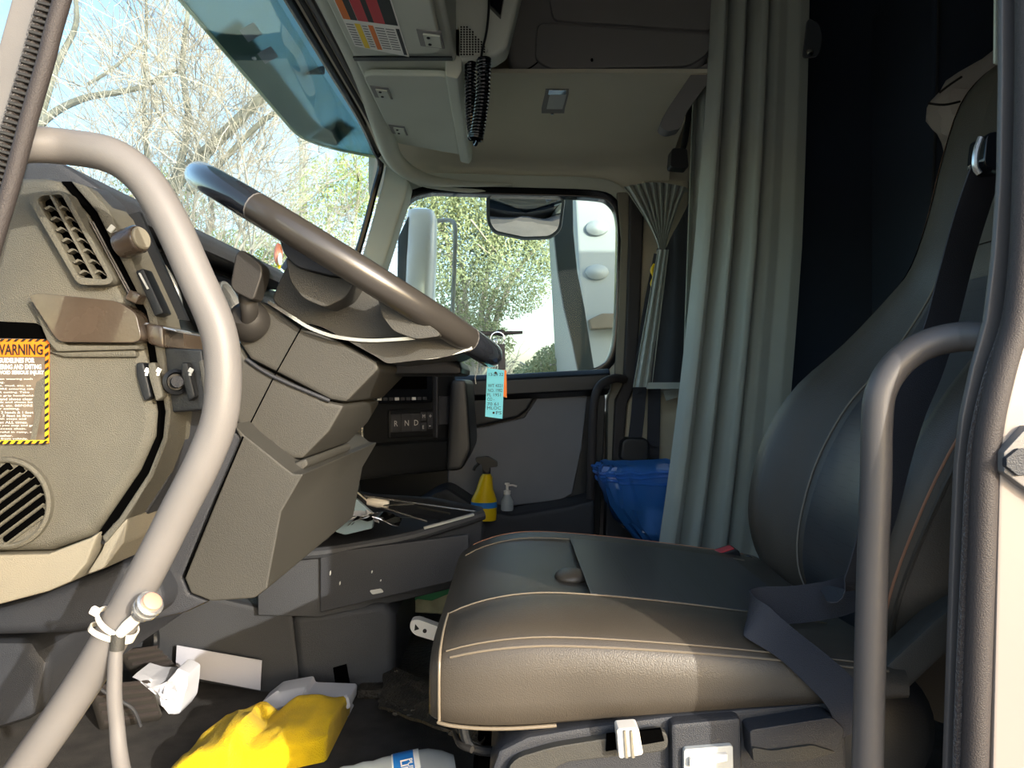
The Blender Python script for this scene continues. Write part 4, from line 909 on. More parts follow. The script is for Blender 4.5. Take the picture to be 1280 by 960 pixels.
def binring(x0, x1, y, Y0, Y1, z_wob=0., n=28, seed=0):
    out = []
    for i in range(n):
        a = 2 * math.pi * i / n; cx_ = (x0 + x1) / 2; w_ = (x1 - x0) / 2 / F * 2.36
        ca, sa = math.cos(a), math.sin(a); ca = math.copysign(abs(ca) ** .6, ca); sa = math.copysign(abs(sa) ** .6, sa)
        p = P(cx_, y, 2.36) + V((ca * w_, sa * (Y1 - Y0) / 2, 0))
        if z_wob: p += noise.noise_vector(V((ca * 3 + seed, sa * 3, y * .05))) * z_wob
        out.append(p)
    return out
bm = NB(); loft(bm, [binring(806, 862, 672, 2.29, 2.44), binring(786, 864, 650, 2.28, 2.45), binring(764, 866, 592, 2.275, 2.46), binring(770, 860, 592, 2.285, 2.45), binring(792, 856, 650, 2.29, 2.44)]); obj('bin_body', bm, 'black', tb)
def bagring(x0, x1, y, Y0, Y1, k=.010):
    r = binring(x0, x1, y, Y0, Y1, k, 56); c = sum(r, V()) / 56
    return [p + (p - c).normalized() * (.007 * math.sin(i * 2.1 + y * .05) + .006 * math.sin(i * 5.3 + y * .11)) for i, p in enumerate(r)]
bm = NB(); loft(bm, [bagring(812, 866, 679, 2.26, 2.46), bagring(790, 868, 668, 2.25, 2.47), bagring(772, 870, 648, 2.24, 2.48), bagring(760, 871, 628, 2.235, 2.485), bagring(752, 872, 606, 2.23, 2.49), bagring(746, 874, 588, 2.23, 2.49), bagring(750, 870, 579, 2.24, 2.48), bagring(758, 864, 585, 2.255, 2.465), bagring(768, 858, 625, 2.27, 2.45)], caps=False); obj('bag_liner', bm, 'bag', tb)
bm = NB()
for dy in (0, 6, 13): tube([p + V((0, -.004, 0)) for p in bagring(746 + dy * .3, 873, 585 + dy, 2.225, 2.495, .014)[18:48]], .005, 8, 3, bm=bm)
obj('bag_rim', bm, 'bag', tb)
obj('pale_rubbish', box(P(818, 652, 2.262), (.065, .016, .075), .004, Matrix.Rotation(.15, 3, 'Y')), 'paper', tb)
obj('dark_rubbish', box(P(800, 648, 2.262), (.03, .016, .05), .008, Matrix.Rotation(-.5, 3, 'Y')), 'dark', tb)

# ---- far-side belt hardware and small window curtain
sbp = thing('seat_belt', 'black passenger seat belt running down to its reel beside the bin', 'seat belt', P(795, 575, 2.55))
obj('webbing', strap([P(826, 318, 2.46), P(812, 390, 2.50), P(802, 460, 2.54), P(797, 520, 2.56), P(792, 560, 2.57)], .045, .002, (1, 0, 0)), 'webbing', sbp)
obj('webbing', strap([P(818, 480, 2.57), P(817, 540, 2.58), P(815, 600, 2.58)], .042, .002, (1, 0, 0)), 'webbing', sbp)
obj('reel', prism(rpoly([(776, 552), (782, 547), (806, 547), (811, 553), (811, 574), (804, 578), (780, 578), (774, 572)], 4), 2.53, 2.61, .01, ref=2.55), 'black', sbp)
hk = thing('yellow_hook', 'yellow plastic cord hook hanging at the tied window curtain', 'hook', P(816, 362, 2.45))
obj('hook', tube([P(818, 330, 2.44), P(815, 338, 2.44), P(817, 346, 2.44), P(815, 354, 2.44), P(816, 361, 2.44)], [.004, .006, .004, .006, .004], 8, 5), 'yplastic', hk)
obj('cord', tube([P(816, 361, 2.44), P(808, 410, 2.47), P(797, 445, 2.5)], .003, 6, 4), 'blk', hk)
wc = thing('window_curtain', 'small grey pleated curtain gathered and tied beside the far window', 'curtain', P(825, 480, 2.45))
def upc(u, v):
    x = (779 + 78 * u) * (1 - v) ** 1.3 + (824 + 7 * u) * (1 - (1 - v) ** 1.3); y = 234 + 78 * v - 6 * math.sin(math.pi * u) * (1 - v)
    r = (.012 + .010 * (1 - v)) * math.sin(u * 2 * math.pi * 8)
    return P(x, y, 2.42 + r + .05 * v * (1 - v))
obj('gathered_top', grid(upc, 96, 14, .002), 'curtain', wc)
obj('tie', lathe([(.012, -.012), (.017, 0), (.012, .012)], P(827, 314, 2.43), (.3, 0, 1), 16), 'boot', wc)
def loc_(u, v):
    x = (822 + 14 * u) * (1 - v) + (791 + 24 * u) * v; y = 312 + 172 * v
    return P(x, y, 2.40 + .012 * math.sin(u * 2 * math.pi * 2.5) + .02 * v)
obj('hanging_tail', grid(loc_, 40, 12, .002), 'curtain', wc)
obj('lining', grid(lambda u, v: P((829 + 32 * u) * (1 - v) + (813 + 50 * u) * v, (316 - 62 * u) * (1 - v) + 482 * v, 2.42 + .008 * math.sin(u * 9)), 30, 10, .002), 'curtain_dark', wc)
obj('hem', grid(lambda u, v: P(808 + 54 * u, 478 + 8 * v, 2.41), 10, 2, .003), 'curtain', wc)
tag(obj('bunk_strap', strap([P(838, 486, 2.5), P(842, 498, 2.5)], .05, .004, (1, 0, 0)), 'curtain'), 'short grey fabric strap end below the hem of the window curtain', 'strap')
ph = thing('grab_handle', 'slim dark grab handle on the far door frame', 'grab handle', P(745, 690, 2.5))
obj('tube', tube([P(780, 474, 2.56), P(768, 473, 2.5), P(752, 480, 2.47), P(744, 496, 2.46), P(741, 530, 2.46), P(739, 600, 2.47), P(737, 662, 2.5), P(742, 672, 2.58)], .014, 14, 6), 'rubber', ph)

# ---- big sleeper curtain
sc_ = thing('sleeper_curtain', 'tall grey-green pleated curtain drawn aside at the sleeper entrance', 'curtain', P(900, 700, 2.1))
fold_k = [(0, 0), (.05, .035), (.10, .045), (.15, .02), (.17, -.03), (.20, -.03), (.24, .03), (.29, .05), (.33, .03), (.36, -.035), (.39, -.04), (.42, .02), (.48, .05), (.53, .05), (.57, .01), (.585, -.02), (.61, .0), (.68, .015), (.78, .004), (.9, .016), (1, .006)]
def scf(u, v):
    xl = 912 - 22 * v * 1.1 - 55 * v * v; xr = 1012 - 8 * v - 28 * v * v - 22 * max(0, v - .5)
    y = -120 + 860 * v
    us = u ** 1.0
    d = interp(fold_k, us)
    return P(xl - 18 + (xr - xl + 18) * us, y, 2.12) + V((0, -d * (1.0 - .15 * v), 0))
sm_ = NB(); fk = fold_k
obj('cloth', grid(lambda u, v: (scf(max(0, u - .012), v) + scf(u, v) * 2 + scf(min(1, u + .012), v)) / 4, 130, 16, .003), 'curtain', sc_)
obj('second_width', grid(lambda u, v: P(866 + 40 * u - 16 * v, 105 + 460 * v, 2.30 + .03 * math.sin(u * 11)), 30, 8, .003), 'curtain', sc_)
sn = obj('snap_tab', prism(rpoly([(1008, 24), (1022, 30), (1027, 50), (1022, 72), (1002, 74)], 6), 2.04, 2.05, .002, ref=2.05), 'curtain_dark', sc_)
obj('snap', lathe([(.009, 0), (.009, .003), (.004, .005), (0, .005)], P(1012, 66, 2.04), (0, -1, 0), 16), 'chrome', sn)
# sleeper furniture, dim
cab = thing('sleeper_cabinet', 'dark tall cabinet in the unlit sleeper', 'cabinet', P(1172, 700, 2.3))
obj('body', prism([(1168, -60), (1260, -60), (1260, 760), (1168, 760)], 2.2, 2.6, .02, ref=2.2), 'sleeper', cab)
obj('edge_rail', tube([P(1174, -40, 2.18), P(1171, 120, 2.18), P(1163, 300, 2.18)], .004, 8, 3), 'dark', cab)
bunk = thing('bunk', 'dark bunk bed at the back of the unlit sleeper', 'bed', (1.9, 1.7, -.6))
obj('mattress', box((2.0, 1.7, -.12), (.75, 1.8, .18), .05), 'sleeper', bunk); obj('base', box((2.0, 1.7, -.42), (.75, 1.8, .40), .02), 'sleeper', bunk)
bp = thing('hanging_jacket', 'crumpled grey jacket hung behind the top of the seat', 'jacket', P(1200, 175, 1.75))
random.seed(5)
bm = NB(); c0 = P(1205, 125, 1.78)
rings = []
for i in range(9):
    t = i / 8; yy = 78 + 100 * t
    xl = interp([(0, 1225), (.15, 1198), (.3, 1178), (.5, 1163), (.65, 1166), (.8, 1172), (1, 1186)], t); xr = 1262
    ctr = P((xl + xr) / 2, yy, 1.78); w_ = (xr - xl) / 2 / F * 1.78
    rings.append([ctr + V((math.cos(a) * w_, math.sin(a) * .08, 0)) + noise.noise_vector(V((math.cos(a) * 2, math.sin(a) * 2, t * 6))) * .018 for a in [2 * math.pi * j / 20 for j in range(20)]])
loft(bm, rings); obj('cloth', bm, 'backpack', bp, smooth=25)
obj('drawcord', tube([P(1160, 129, 1.68), P(1180, 131, 1.67), P(1200, 127, 1.67)], .0025, 6, 4), 'blk', bp); obj('drawcord', tube([P(1174, 116, 1.68), P(1187, 106, 1.67), P(1202, 96, 1.67)], .0025, 6, 4), 'blk', bp)
wo_('trim_13', prism([(1245, -40), (1262, -40), (1262, 84), (1244, 78)], 1.0, 1.005, .001, ref=1.0), 'console')
# ================================================================== OVERHEAD
oc = thing('overhead_console', 'grey-green overhead console with latched storage doors above the windscreen', 'console', V((-.25, 1.5, .75)))
O = lambda n, bm, m, par=None, **k: obj(n, bm, m, par or oc, **k)
def q3(pts, th, r=.004, dirn=None):
    """slab from corner points in space, thickened upwards and away"""
    b = NB(); n = (pts[1] - pts[0]).cross(pts[2] - pts[0]).normalized()
    if n.z < 0: n = -n
    loft(b, [pts, [p + n * th for p in pts]]); bev(b, r, 3, 40); return b
def round3(pts, r, n=4):
    out = []
    for i in range(len(pts)):
        a, b, c = pts[i - 1], pts[i], pts[(i + 1) % len(pts)]
        p = b + (a - b).normalized() * min(r, (a - b).length * .45); q = b + (c - b).normalized() * min(r, (c - b).length * .45)
        for k in range(n + 1): t = k / n; out.append(p * (1 - t) ** 2 + b * 2 * t * (1 - t) + q * t * t)
    return out
body_pts = [P(440, 60, 1.66), P(428, -60, 1.3), P(560, -60, 1.3), P(572, 90, 1.72), P(589, 206, 2.38), P(575, 206, 2.40), P(500, 192, 2.40), P(482, 176, 2.38)]
bm = NB(); lw = [V((-.365, .70, .75)), V((-.365, 1.62, .75)), V((-.372, 2.34, .758)), V((-.30, 2.40, .752)), V((-.148, 2.40, .708)), V((-.125, 2.36, .705)), V((-.125, 1.75, .72)), V((-.135, .70, .72))]
loft(bm, [lw, [p + V((.0, 0, .05)) for p in lw], [p + V((.0, 0, .17)) for p in lw]]); bev(bm, .012, 3, 30)
O('shell', bm, 'console')
def slab_px(pts, dz=0.): return [p + V((0, 0, dz)) for p in pts]
def under(x, Y):                     # point on the console's underside
    t = (x + .365) / .23; return V((x, Y, .75 - .03 * t - .012))
door1 = round3([under(-.352, 1.80), under(-.146, 1.74), under(-.160, 2.345), under(-.352, 2.31)], .03)
O('storage_door', q3([p + V((0, 0, -.012)) for p in door1], .016, .005), 'console')
door2 = round3([under(-.352, 1.02), under(-.150, 1.02), under(-.146, 1.62), under(-.350, 1.70)], .03)
dd2 = O('storage_door', q3([p + V((0, 0, -.012)) for p in door2], .016, .005), 'console')
O('seam', q3([under(-.36, 1.735), under(-.13, 1.665), under(-.13, 1.682), under(-.36, 1.755)], .004, .001), 'black')  # black strip draws in the shade between the two doors
def latch(x, Y, w=.045, l=.075):
    k = O('latch', q3([under(x, Y) + V((0, 0, -.0135)), under(x + w, Y) + V((0, 0, -.0135)), under(x + w, Y + l) + V((0, 0, -.0135)), under(x, Y + l) + V((0, 0, -.0135))], .004, .001), 'console_dark')
    O('latch_paddle', q3([under(x + .012, Y + .012) + V((0, 0, -.017)), under(x + w - .004, Y + .012) + V((0, 0, -.017)), under(x + w - .004, Y + l - .01) + V((0, 0, -.017)), under(x + .012, Y + l - .01) + V((0, 0, -.017))], .005, .001), 'console', k)
    for j in (.3, .7): O('screw', ell(under(x + .022, Y + l * j) + V((0, 0, -.0175)), (.004, .005, .002), 8), 'blk', k)
latch(-.345, 1.86); latch(-.345, 2.14); latch(-.19, 1.52, .05, .075)
# warning decal, red and white
dc = O('warning_decal', q3([under(-.335, 1.16) + V((0, 0, -.0128)), under(-.222, 1.16) + V((0, 0, -.0128)), under(-.222, 1.66) + V((0, 0, -.0128)), under(-.335, 1.64) + V((0, 0, -.0128))], .0006, 0), 'wht')
def dpatch(x0, x1, y0, y1, m, nm='decal_print', d=.0134): return O(nm, q3([under(x0, y0) + V((0, 0, -d)), under(x1, y0) + V((0, 0, -d)), under(x1, y1) + V((0, 0, -d)), under(x0, y1) + V((0, 0, -d))], .0005, 0), m, dc)
dpatch(-.333, -.318, 1.17, 1.515, 'orange'); dpatch(-.318, -.305, 1.17, 1.515, 'blk'); dpatch(-.304, -.283, 1.17, 1.515, 'red'); dpatch(-.283, -.272, 1.17, 1.515, 'blk'); dpatch(-.272, -.250, 1.17, 1.515, 'red'); dpatch(-.250, -.225, 1.17, 1.515, 'blk')
dpatch(-.314, -.303, 1.53, 1.64, 'yel'); dpatch(-.287, -.277, 1.53, 1.64, 'orange'); dpatch(-.232, -.225, 1.53, 1.65, 'blk')
bm = NB()
for i in range(9):
    for x0, x1 in ((-.332, -.317), (-.300, -.290), (-.274, -.256), (-.253, -.236)):
        y0 = 1.535 + i * .0115; 
        join(bm, q3([under(x0, y0) + V((0, 0, -.0132)), under(x1, y0) + V((0, 0, -.0132)), under(x1, y0 + .004) + V((0, 0, -.0132)), under(x0, y0 + .004) + V((0, 0, -.0132))], .0003, 0))
O('print_lines', bm, 'console_dark', dc, kind='stuff')
text('AIRBAG', under(-.278, 1.49) + V((0, 0, -.0137)), V((0, -1, 0)), V((1, 0, -.13)).normalized(), .2, None, 'wht', dc, th=.0003)
# side wing of the console: speaker corner
O('side_wing', prism([(543, -80), (668, -80), (634, 60), (618, 70), (570, 78), (556, 60)], 1.72, 1.79, .012, ref=1.72, seg=3), 'console')
O('corner_block', (lambda b: (loft(b, [[V((x + dx, y, z + dz)) for x, z in ((-.150, .69), (-.122, .683), (-.112, .70), (-.112, .80), (-.150, .80))] for y, dx, dz in ((1.72, 0, .0), (2.05, -.006, .002), (2.40, -.012, .003))]), bev(b, .006), b)[2])(NB()), 'console')
gr = O('speaker_grille', prism(rpoly([(573, 30), (584, 30), (611, 62), (606, 68), (576, 71)], 3), 1.712, 1.722, .002, ref=1.715), 'console')
bm = NB()
for i in range(9):
    for j in range(12):
        x, y = 575.5 + i * 3.6, 33 + j * 3.1
        if y > 31 + (x - 584) * 1.2 and y < 69 - (x - 575) * .12: prism([(x, y), (x + 2.1, y + .3), (x + 2.1, y + 2), (x, y + 1.7)], 1.7105, 1.7125, 0, ref=1.712, bm=bm)
O('grille_holes', bm, 'void', gr, kind='stuff')
O('radio_bay', prism([(598, -60), (640, -60), (626, 22), (612, 8)], 1.70, 1.73, .003, ref=1.71), 'gloss')
# coiled cord of a hand microphone
cc_ = thing('coiled_cord', 'black coiled microphone cord looping down from the overhead console', 'cord', P(600, 180, 1.69))
YC2 = 1.69
obj('lead', tube([P(611, -30, 1.69), P(611, 10, 1.69), P(608, 40, 1.69), P(603, 62, 1.69), P(601, 76, 1.69)], .0028, 8, 5), 'black', cc_)
def coil(path, turns, R, r, ph=0.):
    pp = smooth_path([V(p) for p in path], 10); n = turns * 10; out = []
    for i in range(n + 1):
        t = i / n * (len(pp) - 1); j = min(int(t), len(pp) - 2); p = pp[j].lerp(pp[j + 1], t - j); d = (pp[j + 1] - pp[j]).normalized()
        u = d.cross(V((0, 1, 0))).normalized(); w = d.cross(u); a = 2 * math.pi * turns * i / n + ph
        out.append(p + (u * math.cos(a) + w * math.sin(a)) * R)
    return tube(out, r, 6, 1)
obj('coil', coil([P(605, 74, YC2), P(604, 110, YC2), P(600, 145, YC2), P(595, 174, YC2)], 24, .0135, .0031), 'gloss', cc_)
obj('coil', coil([P(588, 78, YC2 + .05), P(588, 110, YC2 + .05), P(589, 145, YC2 + .04), P(592, 172, YC2 + .02)], 24, .011, .0030), 'gloss', cc_)
obj('bend', tube([P(592, 172, YC2 + .02), P(594, 181, YC2 + .01), P(597, 176, YC2)], .004, 8, 5), 'gloss', cc_)
# overhead cabinet on the far side
oc2 = thing('overhead_cabinet', 'dark grey rounded overhead cabinet above the far door', 'cabinet', P(770, 95, 2.0))
YO = 2.14
obj('body', prism(rpoly([(634, -150), (905, -150), (893, 50), (884, 78), (862, 96), (700, 96), (648, 92), (636, 78), (633, 40)], 14), YO, YO + .10, .03, seg=4, ang=40), 'console_dark', oc2)
fd = obj('flap_door', prism(rpoly([(664, -150), (896, -150), (889, 38), (694, 25), (690, 18)], 6), YO - .012, YO + .01, .006), 'console_dark', oc2)
obj('lower_rail', prism(rpoly([(672, 28), (892, 42), (886, 66), (862, 82), (690, 86), (668, 74)], 10), YO - .014, YO + .01, .010, seg=3), 'console_dark', oc2)
obj('side_seam', tube([P(672, 78, YO - .012), P(660, 86, YO + .0), P(640, 90, YO + .01)], .0018, 6, 4), 'void', oc2)
obj('screw_hole', ell(P(740, 75, YO - .015), (.004, .002, .005), 8), 'void', oc2)
obj('side_bracket', prism(rpoly([(866, 90), (895, 74), (882, 108), (858, 140), (850, 162), (834, 166), (824, 160), (832, 140)], 5), YO - .01, YO + .04, .010, ref=YO), 'console_dark', oc2)
ch = thing('coat_hook', 'black coat hook on a hanging strap beside the cabinet', 'hook', P(845, 200, 2.2))
obj('strap', tube([P(862, 118, 2.2), P(860, 150, 2.2), P(855, 180, 2.2), P(850, 195, 2.2)], .009, 10, 5), 'black', ch)
obj('block', prism(rpoly([(837, 189), (856, 189), (858, 214), (835, 212)], 4), 2.17, 2.22, .006, ref=2.2), 'black', ch)
dm = thing('dome_light', 'small grey dome lamp set in the headliner', 'lamp', P(692, 120, 2.22))
dmN = V((0, -.25, -1)).normalized()
def hl(x, y):                         # point on the headliner below the cabinet
    best = min(cs, key=lambda c: abs((480 - c.z / c.y * F) - y)); return V(((x - 640) / F * best.y, best.y, best.z - .002))
def hq(pts, th=.012, lift=0.):
    a = [hl(x, y) + V((0, -.3, -1)).normalized() * lift for x, y in pts]; b = NB(); d = V((0, -.3, -1)).normalized() * th
    loft(b, [a, [p + d for p in a]]); bev(b, .003, 2, 40); return b
obj('housing', hq(rpoly([(682, 105), (712, 105), (705, 137), (676, 137)], 5)), 'console_dark', dm)
obj('lens', hq([(687, 112), (708, 112), (703, 128), (683, 128)], .003, .012), 'lgrey', dm); obj('bezel_bar', hq([(686, 108), (708, 108), (707, 111), (685, 111)], .003, .012), 'chrome', dm)
obj('button', ell(hl(690, 134) + V((0, -.004, -.014)), (.006, .006, .003), 10), 'silver', dm)

# ================================================================== OUTSIDE THE GLASS
vz = thing('sun_visor', 'tinted blue-green acrylic exterior visor across the top of the windscreen', 'visor', V((-.6, 1.6, .8)))
def vf(u, v):
    Y = .66 + 1.96 * v; k = max(0., (v - .84) / .16)
    xo = -.655 + .19 * k ** 2.2; xi = -.475
    x = xi + (xo - xi) * u; return V((x, Y, .85 - .09 * u ** 1.3 + .015 * k))
obj('sheet', grid(vf, 10, 30, .004), 'visor', vz)
obj('lit_edge', tube([vf(1, i / 24) for i in range(25)], .0055, 8, 2), mat('visor_lit_edge', 'd8e0b8', .4), vz)  # pale colour stands in for light caught along the acrylic edge
obj('rim_band', grid(lambda u, v: vf(.70 + .29 * u, .52 + .36 * v) + V((0, 0, .006)), 4, 14, .003), glass_mat('visor_band', '6f8078', .03, .1, .4), vz)
obj('end_band', grid(lambda u, v: vf(.40 + .58 * u, .885 + .06 * v) + V((0, 0, .008)), 4, 6, .003), 'gunmetal', vz)
for v_ in (.10, .40, .70): obj('bracket', box(vf(.45, v_) + V((.01, 0, .012)), (.10, .016, .02), .004), 'gunmetal', vz)
for v_ in (.45, .6): obj('bolt', lathe([(.008, 0), (.008, .003), (0, .004)], vf(.8, v_) + V((0, 0, -.002)), (0, 0, -1), 12), 'silver', vz)
lm = thing('look_down_mirror', 'rectangular convex mirror outside the top of the far window', 'mirror', P(657, 250, 2.85))
mp_ = rpoly([(609, 248), (630, 244), (684, 245), (705, 251), (702, 284), (690, 292), (655, 293), (616, 286), (609, 276)], 6)
cM = P(657, 268, 2.80)
def mirror_ring(k, dy): return [cM + V(((P(x, y, 2.8) - cM).x * k, dy - (P(x, y, 2.8) - cM).z * 1.05 * k, (P(x, y, 2.8) - cM).z * k)) for x, y in mp_]
bm = NB(); loft(bm, [mirror_ring(1, 0), mirror_ring(.8, -.006), mirror_ring(.5, -.012), mirror_ring(.2, -.015), mirror_ring(.03, -.0155)]); obj('mirror_face', bm, 'mirror', lm, smooth=80)
bm = NB(); loft(bm, [mirror_ring(1.005, -.002), mirror_ring(1.02, .006), mirror_ring(1.0, .04), mirror_ring(.7, .08)]); obj('mirror_shell', bm, 'gunmetal', lm)
obj('arm', tube([P(662, 250, 2.9), P(662, 215, 2.78), P(662, 180, 2.72)], .012, 10, 4), 'gunmetal', lm)
sm = thing('side_mirror', 'tall white side mirror housing outside the far window', 'mirror', P(527, 400, 3.0))
bm = NB()
def smr(y, xl, xr, d): 
    c = P((xl + xr) / 2, y, 2.95); w_ = (xr - xl) / 2 / F * 2.95
    return [c + V((math.copysign(abs(math.cos(a)) ** .5, math.cos(a)) * w_, math.copysign(abs(math.sin(a)) ** .7, math.sin(a)) * d, 0)) for a in [2 * math.pi * i / 24 for i in range(24)]]
loft(bm, [smr(262, 518, 536, .03), smr(266, 511, 543, .07), smr(275, 509, 546, .09), smr(330, 507, 545, .10), smr(420, 503, 541, .10), smr(500, 501, 539, .09)])
obj('housing', bm, mat('white_gelcoat', 'f4f4f2', .25, coat=.5), sm)
obj('arm', tube([P(548, 276, 2.9), P(566, 277, 2.85), P(569, 300, 2.82), P(566, 380, 2.8), P(562, 480, 2.76)], .008, 10, 5), 'lgrey', sm)
obj('dark_edge', prism([(499, 300), (512, 272), (511, 420), (497, 420)], 2.86, 2.94, .006, ref=2.9), 'gunmetal', sm)
# cab fairing and the parked trailer beyond it
fa = thing('cab_fairing', 'dark curved grey side fairing seen through the far window', 'fairing', P(720, 470, 3.1))
fl_ = [(692, 225), (692, 290), (697, 340), (705, 385), (716, 430), (726, 480)]; fr2 = [(716, 225), (717, 290), (722, 340), (731, 385), (738, 430), (746, 480)]
obj('panel', strip(fl_, fr2, 3.05, 3.1, .006, ref=3.05), 'gunmetal', fa)
tl_ = thing('white_trailer', 'white box trailer parked beyond the far window', 'trailer', P(800, 700, 4.6))
obj('wall', prism([(712, 120), (1150, 120), (1150, 1000), (738, 1000), (730, 470)], 4.6, 7.5, .02, ref=4.6), 'trailer', tl_)
for yy in (285, 340): obj('vent_cover', (lambda b: (loft(b, [[P(746 + 15 * s * math.cos(a), yy + 10 * s * math.sin(a), 4.6 - d) for a in [2 * math.pi * i / 16 for i in range(16)]] for s, d in ((1, 0), (.9, .02), (.5, .035), (.1, .04))]), b)[1])(NB()), 'trailer', tl_)
obj('lower_ledge', prism([(735, 400), (752, 392), (800, 392), (800, 408), (738, 412)], 4.52, 4.62, .01, ref=4.55), 'cream', tl_)
for x, y, w, h in ((316, 66, 22, 5), (322, 82, 20, 7), (345, 8, 9, 10)):
    u_, v__ = .55, (y - 0) / 260 + .28
    obj('tape', grid(lambda u, v: vf(u_ + .18 * u, v__ + .03 * v) + V((0, 0, -.004)), 2, 2, .001), 'paperg', vz)
# ---- trees
def bare_tree(name, label, x, y, h, r, seed, mm='bark', group=None, spread=.55, depth=6):
    rnd = random.Random(seed); t = thing(name, label, 'tree', (x, y, -1.9), group)
    bm = NB(); bm2 = NB()
    def seg(b, a, c, r0, r1, n):
        d = (c - a).normalized(); u = d.orthogonal().normalized(); w = d.cross(u)
        A = [b.verts.new(a + (u * math.cos(q) + w * math.sin(q)) * r0) for q in [2 * math.pi * i / n for i in range(n)]]
        B = [b.verts.new(c + (u * math.cos(q) + w * math.sin(q)) * r1) for q in [2 * math.pi * i / n for i in range(n)]]
        for i in range(n): b.faces.new((A[i], A[(i + 1) % n], B[(i + 1) % n], B[i]))
    cnt = [0]
    def grow(p, d, L, r_, lev):
        if cnt[0] > 5500: return
        n = 3 if lev < 5 else 2
        for i in range(n):
            d = (d + V((rnd.gauss(0, .18), rnd.gauss(0, .18), rnd.gauss(0.03, .12)))).normalized()
            q = p + d * L / n; cnt[0] += 1
            seg(bm if lev < 2 else bm2, p, q, r_, r_ * .86, 6 if lev < 2 else 3); p = q; r_ *= .86
            if lev < depth and rnd.random() < (.8 if lev > 1 else .7):
                a = rnd.uniform(0, 6.283); o_ = d.orthogonal().normalized(); o_ = Matrix.Rotation(a, 3, d) @ o_
                grow(p, (d * .75 + o_ * spread * rnd.uniform(.8, 1.6)).normalized(), L * rnd.uniform(.6, .85), max(.0035, r_ * .6), lev + 1)
        if lev < depth:
            for _ in range(2):
                a = rnd.uniform(0, 6.283); o_ = d.orthogonal().normalized(); o_ = Matrix.Rotation(a, 3, d) @ o_
                grow(p, (d + o_ * spread).normalized(), L * rnd.uniform(.65, .85), max(.0035, r_ * .7), lev + 1)
    grow(V((x, y, -1.9)), V((rnd.gauss(0, .1), 0, 1)).normalized(), h * .30, r, 0)
    obj('trunk', bm, mm, t); obj('branches', bm2, mm, t, kind='stuff')
    return t
bt0 = bare_tree('bare_tree', 'bare pale tree seen over the steering wheel, nearest behind the windscreen', -3.0, 6.4, 6.0, .12, 3, 'bark')
bare_tree('bare_tree', 'bare grey-barked tree beside the door pillar side of the windscreen', -4.7, 7.0, 7.0, .14, 8, 'barkg')
bare_tree('bare_tree', 'bare twiggy tree between the other two leafless trees', -3.9, 8.0, 7.0, .12, 15, 'bark')
bare_tree('bare_tree', 'bare small tree behind the far windscreen pillar', -2.4, 8.6, 5.0, .10, 21, 'bark')
bare_tree('bare_tree', 'bare tall tree at the back of the leafless trees', -6.2, 9.5, 8.5, .15, 30, 'barkg')
bare_tree('bare_tree', 'bare low tree in front of the tall leafless one', -5.2, 6.2, 5.0, .11, 33, 'bark')
limb = lambda pts, r: obj('limb', tube([P(x, y, Y) for x, y, Y in pts], r, 8, 5), 'barkg', bt0)
limb([(120, 470, 6.6), (170, 330, 6.6), (215, 236, 6.6), (262, 186, 6.5), (300, 148, 6.4), (350, 96, 6.3), (385, 40, 6.2)], [.085, .075, .065, .055, .048, .04, .025])
limb([(215, 236, 6.6), (235, 160, 6.7), (228, 80, 6.8), (236, 0, 6.9), (232, -60, 7)], [.04, .03, .026, .02, .012])
limb([(20, 190, 6.2), (62, 145, 6.2), (105, 123, 6.2), (150, 115, 6.2), (185, 106, 6.2), (206, 92, 6.2), (228, 86, 6.2)], [.035, .032, .028, .024, .02, .017, .01])
limb([(182, 300, 6.5), (183, 200, 6.5), (180, 120, 6.5), (183, 40, 6.5), (182, -40, 6.5)], [.022, .02, .017, .014, .01])
limb([(50, 150, 6.3), (72, 80, 6.3), (95, 30, 6.3), (92, -20, 6.3)], [.03, .026, .022, .015])
limb([(110, 105, 6.3), (135, 90, 6.3), (160, 70, 6.3), (180, 52, 6.3)], [.016, .015, .012, .008])
limb([(262, 186, 6.5), (240, 240, 6.4), (330, 150, 6.3), (400, 120, 6.2)], [.03, .026, .022, .012])
def leaf_mass(bm, c, R, n, s, rnd):
    for _ in range(int(n * 2.6)):
        while True:
            p = V((rnd.uniform(-1, 1), rnd.uniform(-1, 1), rnd.uniform(-1, 1)))
            if p.length < 1: break
        p = V(c) + V((p.x * R[0], p.y * R[1], p.z * R[2])); u = V((rnd.gauss(0, 1), rnd.gauss(0, 1), rnd.gauss(0, 1))).normalized(); w = u.orthogonal().normalized(); k = s * rnd.uniform(.7, 1.3)
        a, b, c2, d = p - u * k, p + w * k * .4, p + u * k, p - w * k * .4
        n_ = u.cross(w) * k * .15
        va = [bm.verts.new(q) for q in (a, b + n_, c2, d + n_)]
        bm.faces.new((va[0], va[1], va[2])); bm.faces.new((va[0], va[2], va[3]))
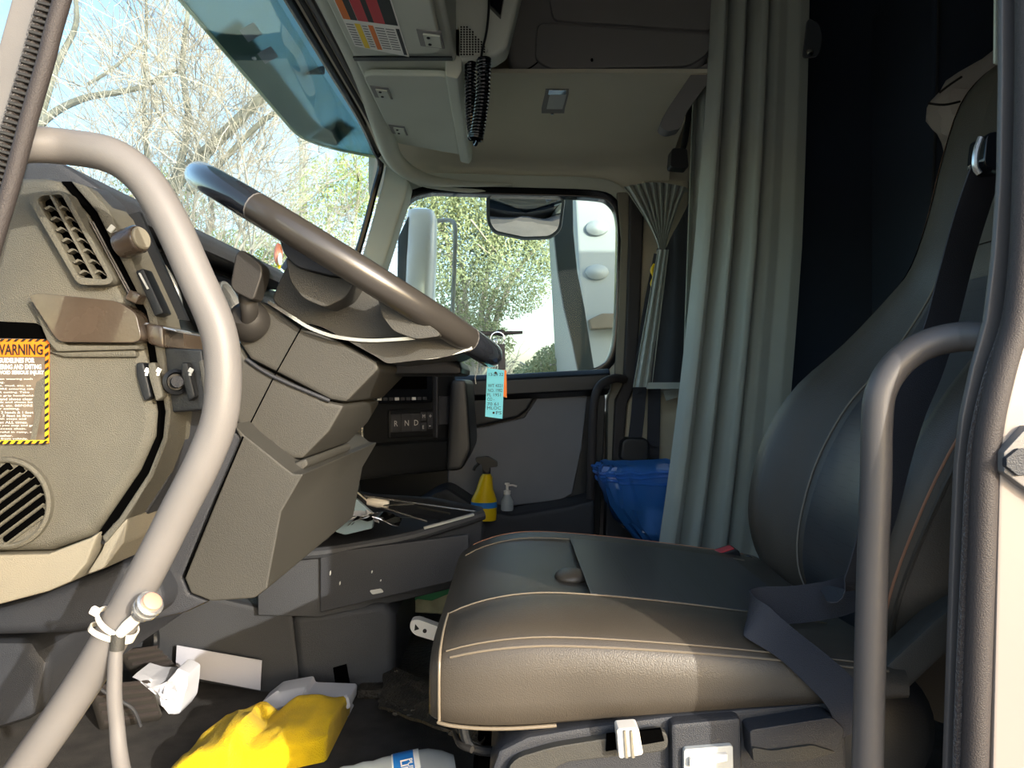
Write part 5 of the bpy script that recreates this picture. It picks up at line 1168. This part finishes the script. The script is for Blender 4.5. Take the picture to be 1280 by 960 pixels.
def leafy(name, label, trunk, h, blobs, s, mm, seed, cat='tree'):
    rnd = random.Random(seed); t = thing(name, label, cat, trunk)
    bm = NB()
    for c, R, n in blobs:
        leaf_mass(bm, c, R, n, s, rnd)
    obj('foliage', bm, mm, t, smooth=0, kind='stuff')
    b2 = NB(); top_ = V(trunk) + V((0, 0, h)); tube([V(trunk), V(trunk).lerp(top_, .5) + V((.06, 0, 0)), top_], [.10, .08, .05], 8, 4, bm=b2); obj('trunk', b2, 'bark', t)
    b3 = NB()
    for c, R, n in blobs:
        tube([top_ - V((0, 0, h * .3)), (top_ + V(c)) / 2, V(c)], [.05, .03, .012], 6, 4, bm=b3)
        for _ in range(5): tube([V(c), V(c) + V((rnd.uniform(-1, 1) * R[0], rnd.uniform(-1, 1) * R[1], rnd.uniform(-.4, 1) * R[2])) * .9], .010, 5, 1, bm=b3)
    obj('branch', b3, 'bark', t)
YT = 9.5
def bl(x, y, rx, ry, n, Y=YT): p = P(x, y, Y); return (tuple(p), (rx / F * Y, .8, ry / F * Y), n)
leafy('leafy_tree', 'sunlit yellow-green leafy tree filling the far door window', (P(590, 480, YT).x, YT, -1.9), 2.6, [bl(570, 300, 60, 70, 2600), bl(630, 260, 70, 60, 2600), bl(640, 340, 55, 60, 2200), bl(575, 390, 55, 55, 1800), bl(600, 430, 45, 30, 800), bl(540, 250, 50, 40, 1200), bl(690, 290, 40, 60, 1200)], .025, 'leaf', 4)
leafy('round_bush', 'low yellow-green bush at the foot of the far window', (P(705, 480, 8).x, 8.0, -1.9), 1.6, [bl(702, 455, 38, 26, 1600, 8), bl(680, 470, 40, 22, 1000, 8)], .02, 'leaf', 6, 'bush')
leafy('green_shrub', 'green shrub behind the bare branches at the far corner of the windscreen', (P(420, 480, 9).x, 9.0, -1.9), 1.8, [bl(410, 260, 55, 60, 1000, 9), bl(370, 330, 60, 45, 900, 9), bl(450, 230, 30, 40, 500, 9)], .024, 'leafg', 7, 'shrub')
leafy('low_shrub', 'grey-green shrub low behind the dashboard top', (P(280, 480, 9).x, 9.2, -1.9), 1.4, [bl(290, 320, 70, 30, 900, 9), bl(210, 250, 60, 40, 500, 9)], .024, 'leafg', 9, 'shrub')
po = thing('utility_pole', 'pale utility pole behind the twigs near the far windscreen corner', 'pole', P(379, 480, 11))
obj('post', tube([V((P(379, 0, 11).x, 11, -1.9)), V((P(379, 0, 11).x, 11, 1.5)), P(379, 178, 11)], .06, 10, 1), 'trailer', po); obj('cap', lathe([(.08, 0), (.08, .06), (0, .09)], P(379, 178, 11), (0, 0, 1), 12), 'trailer', po)
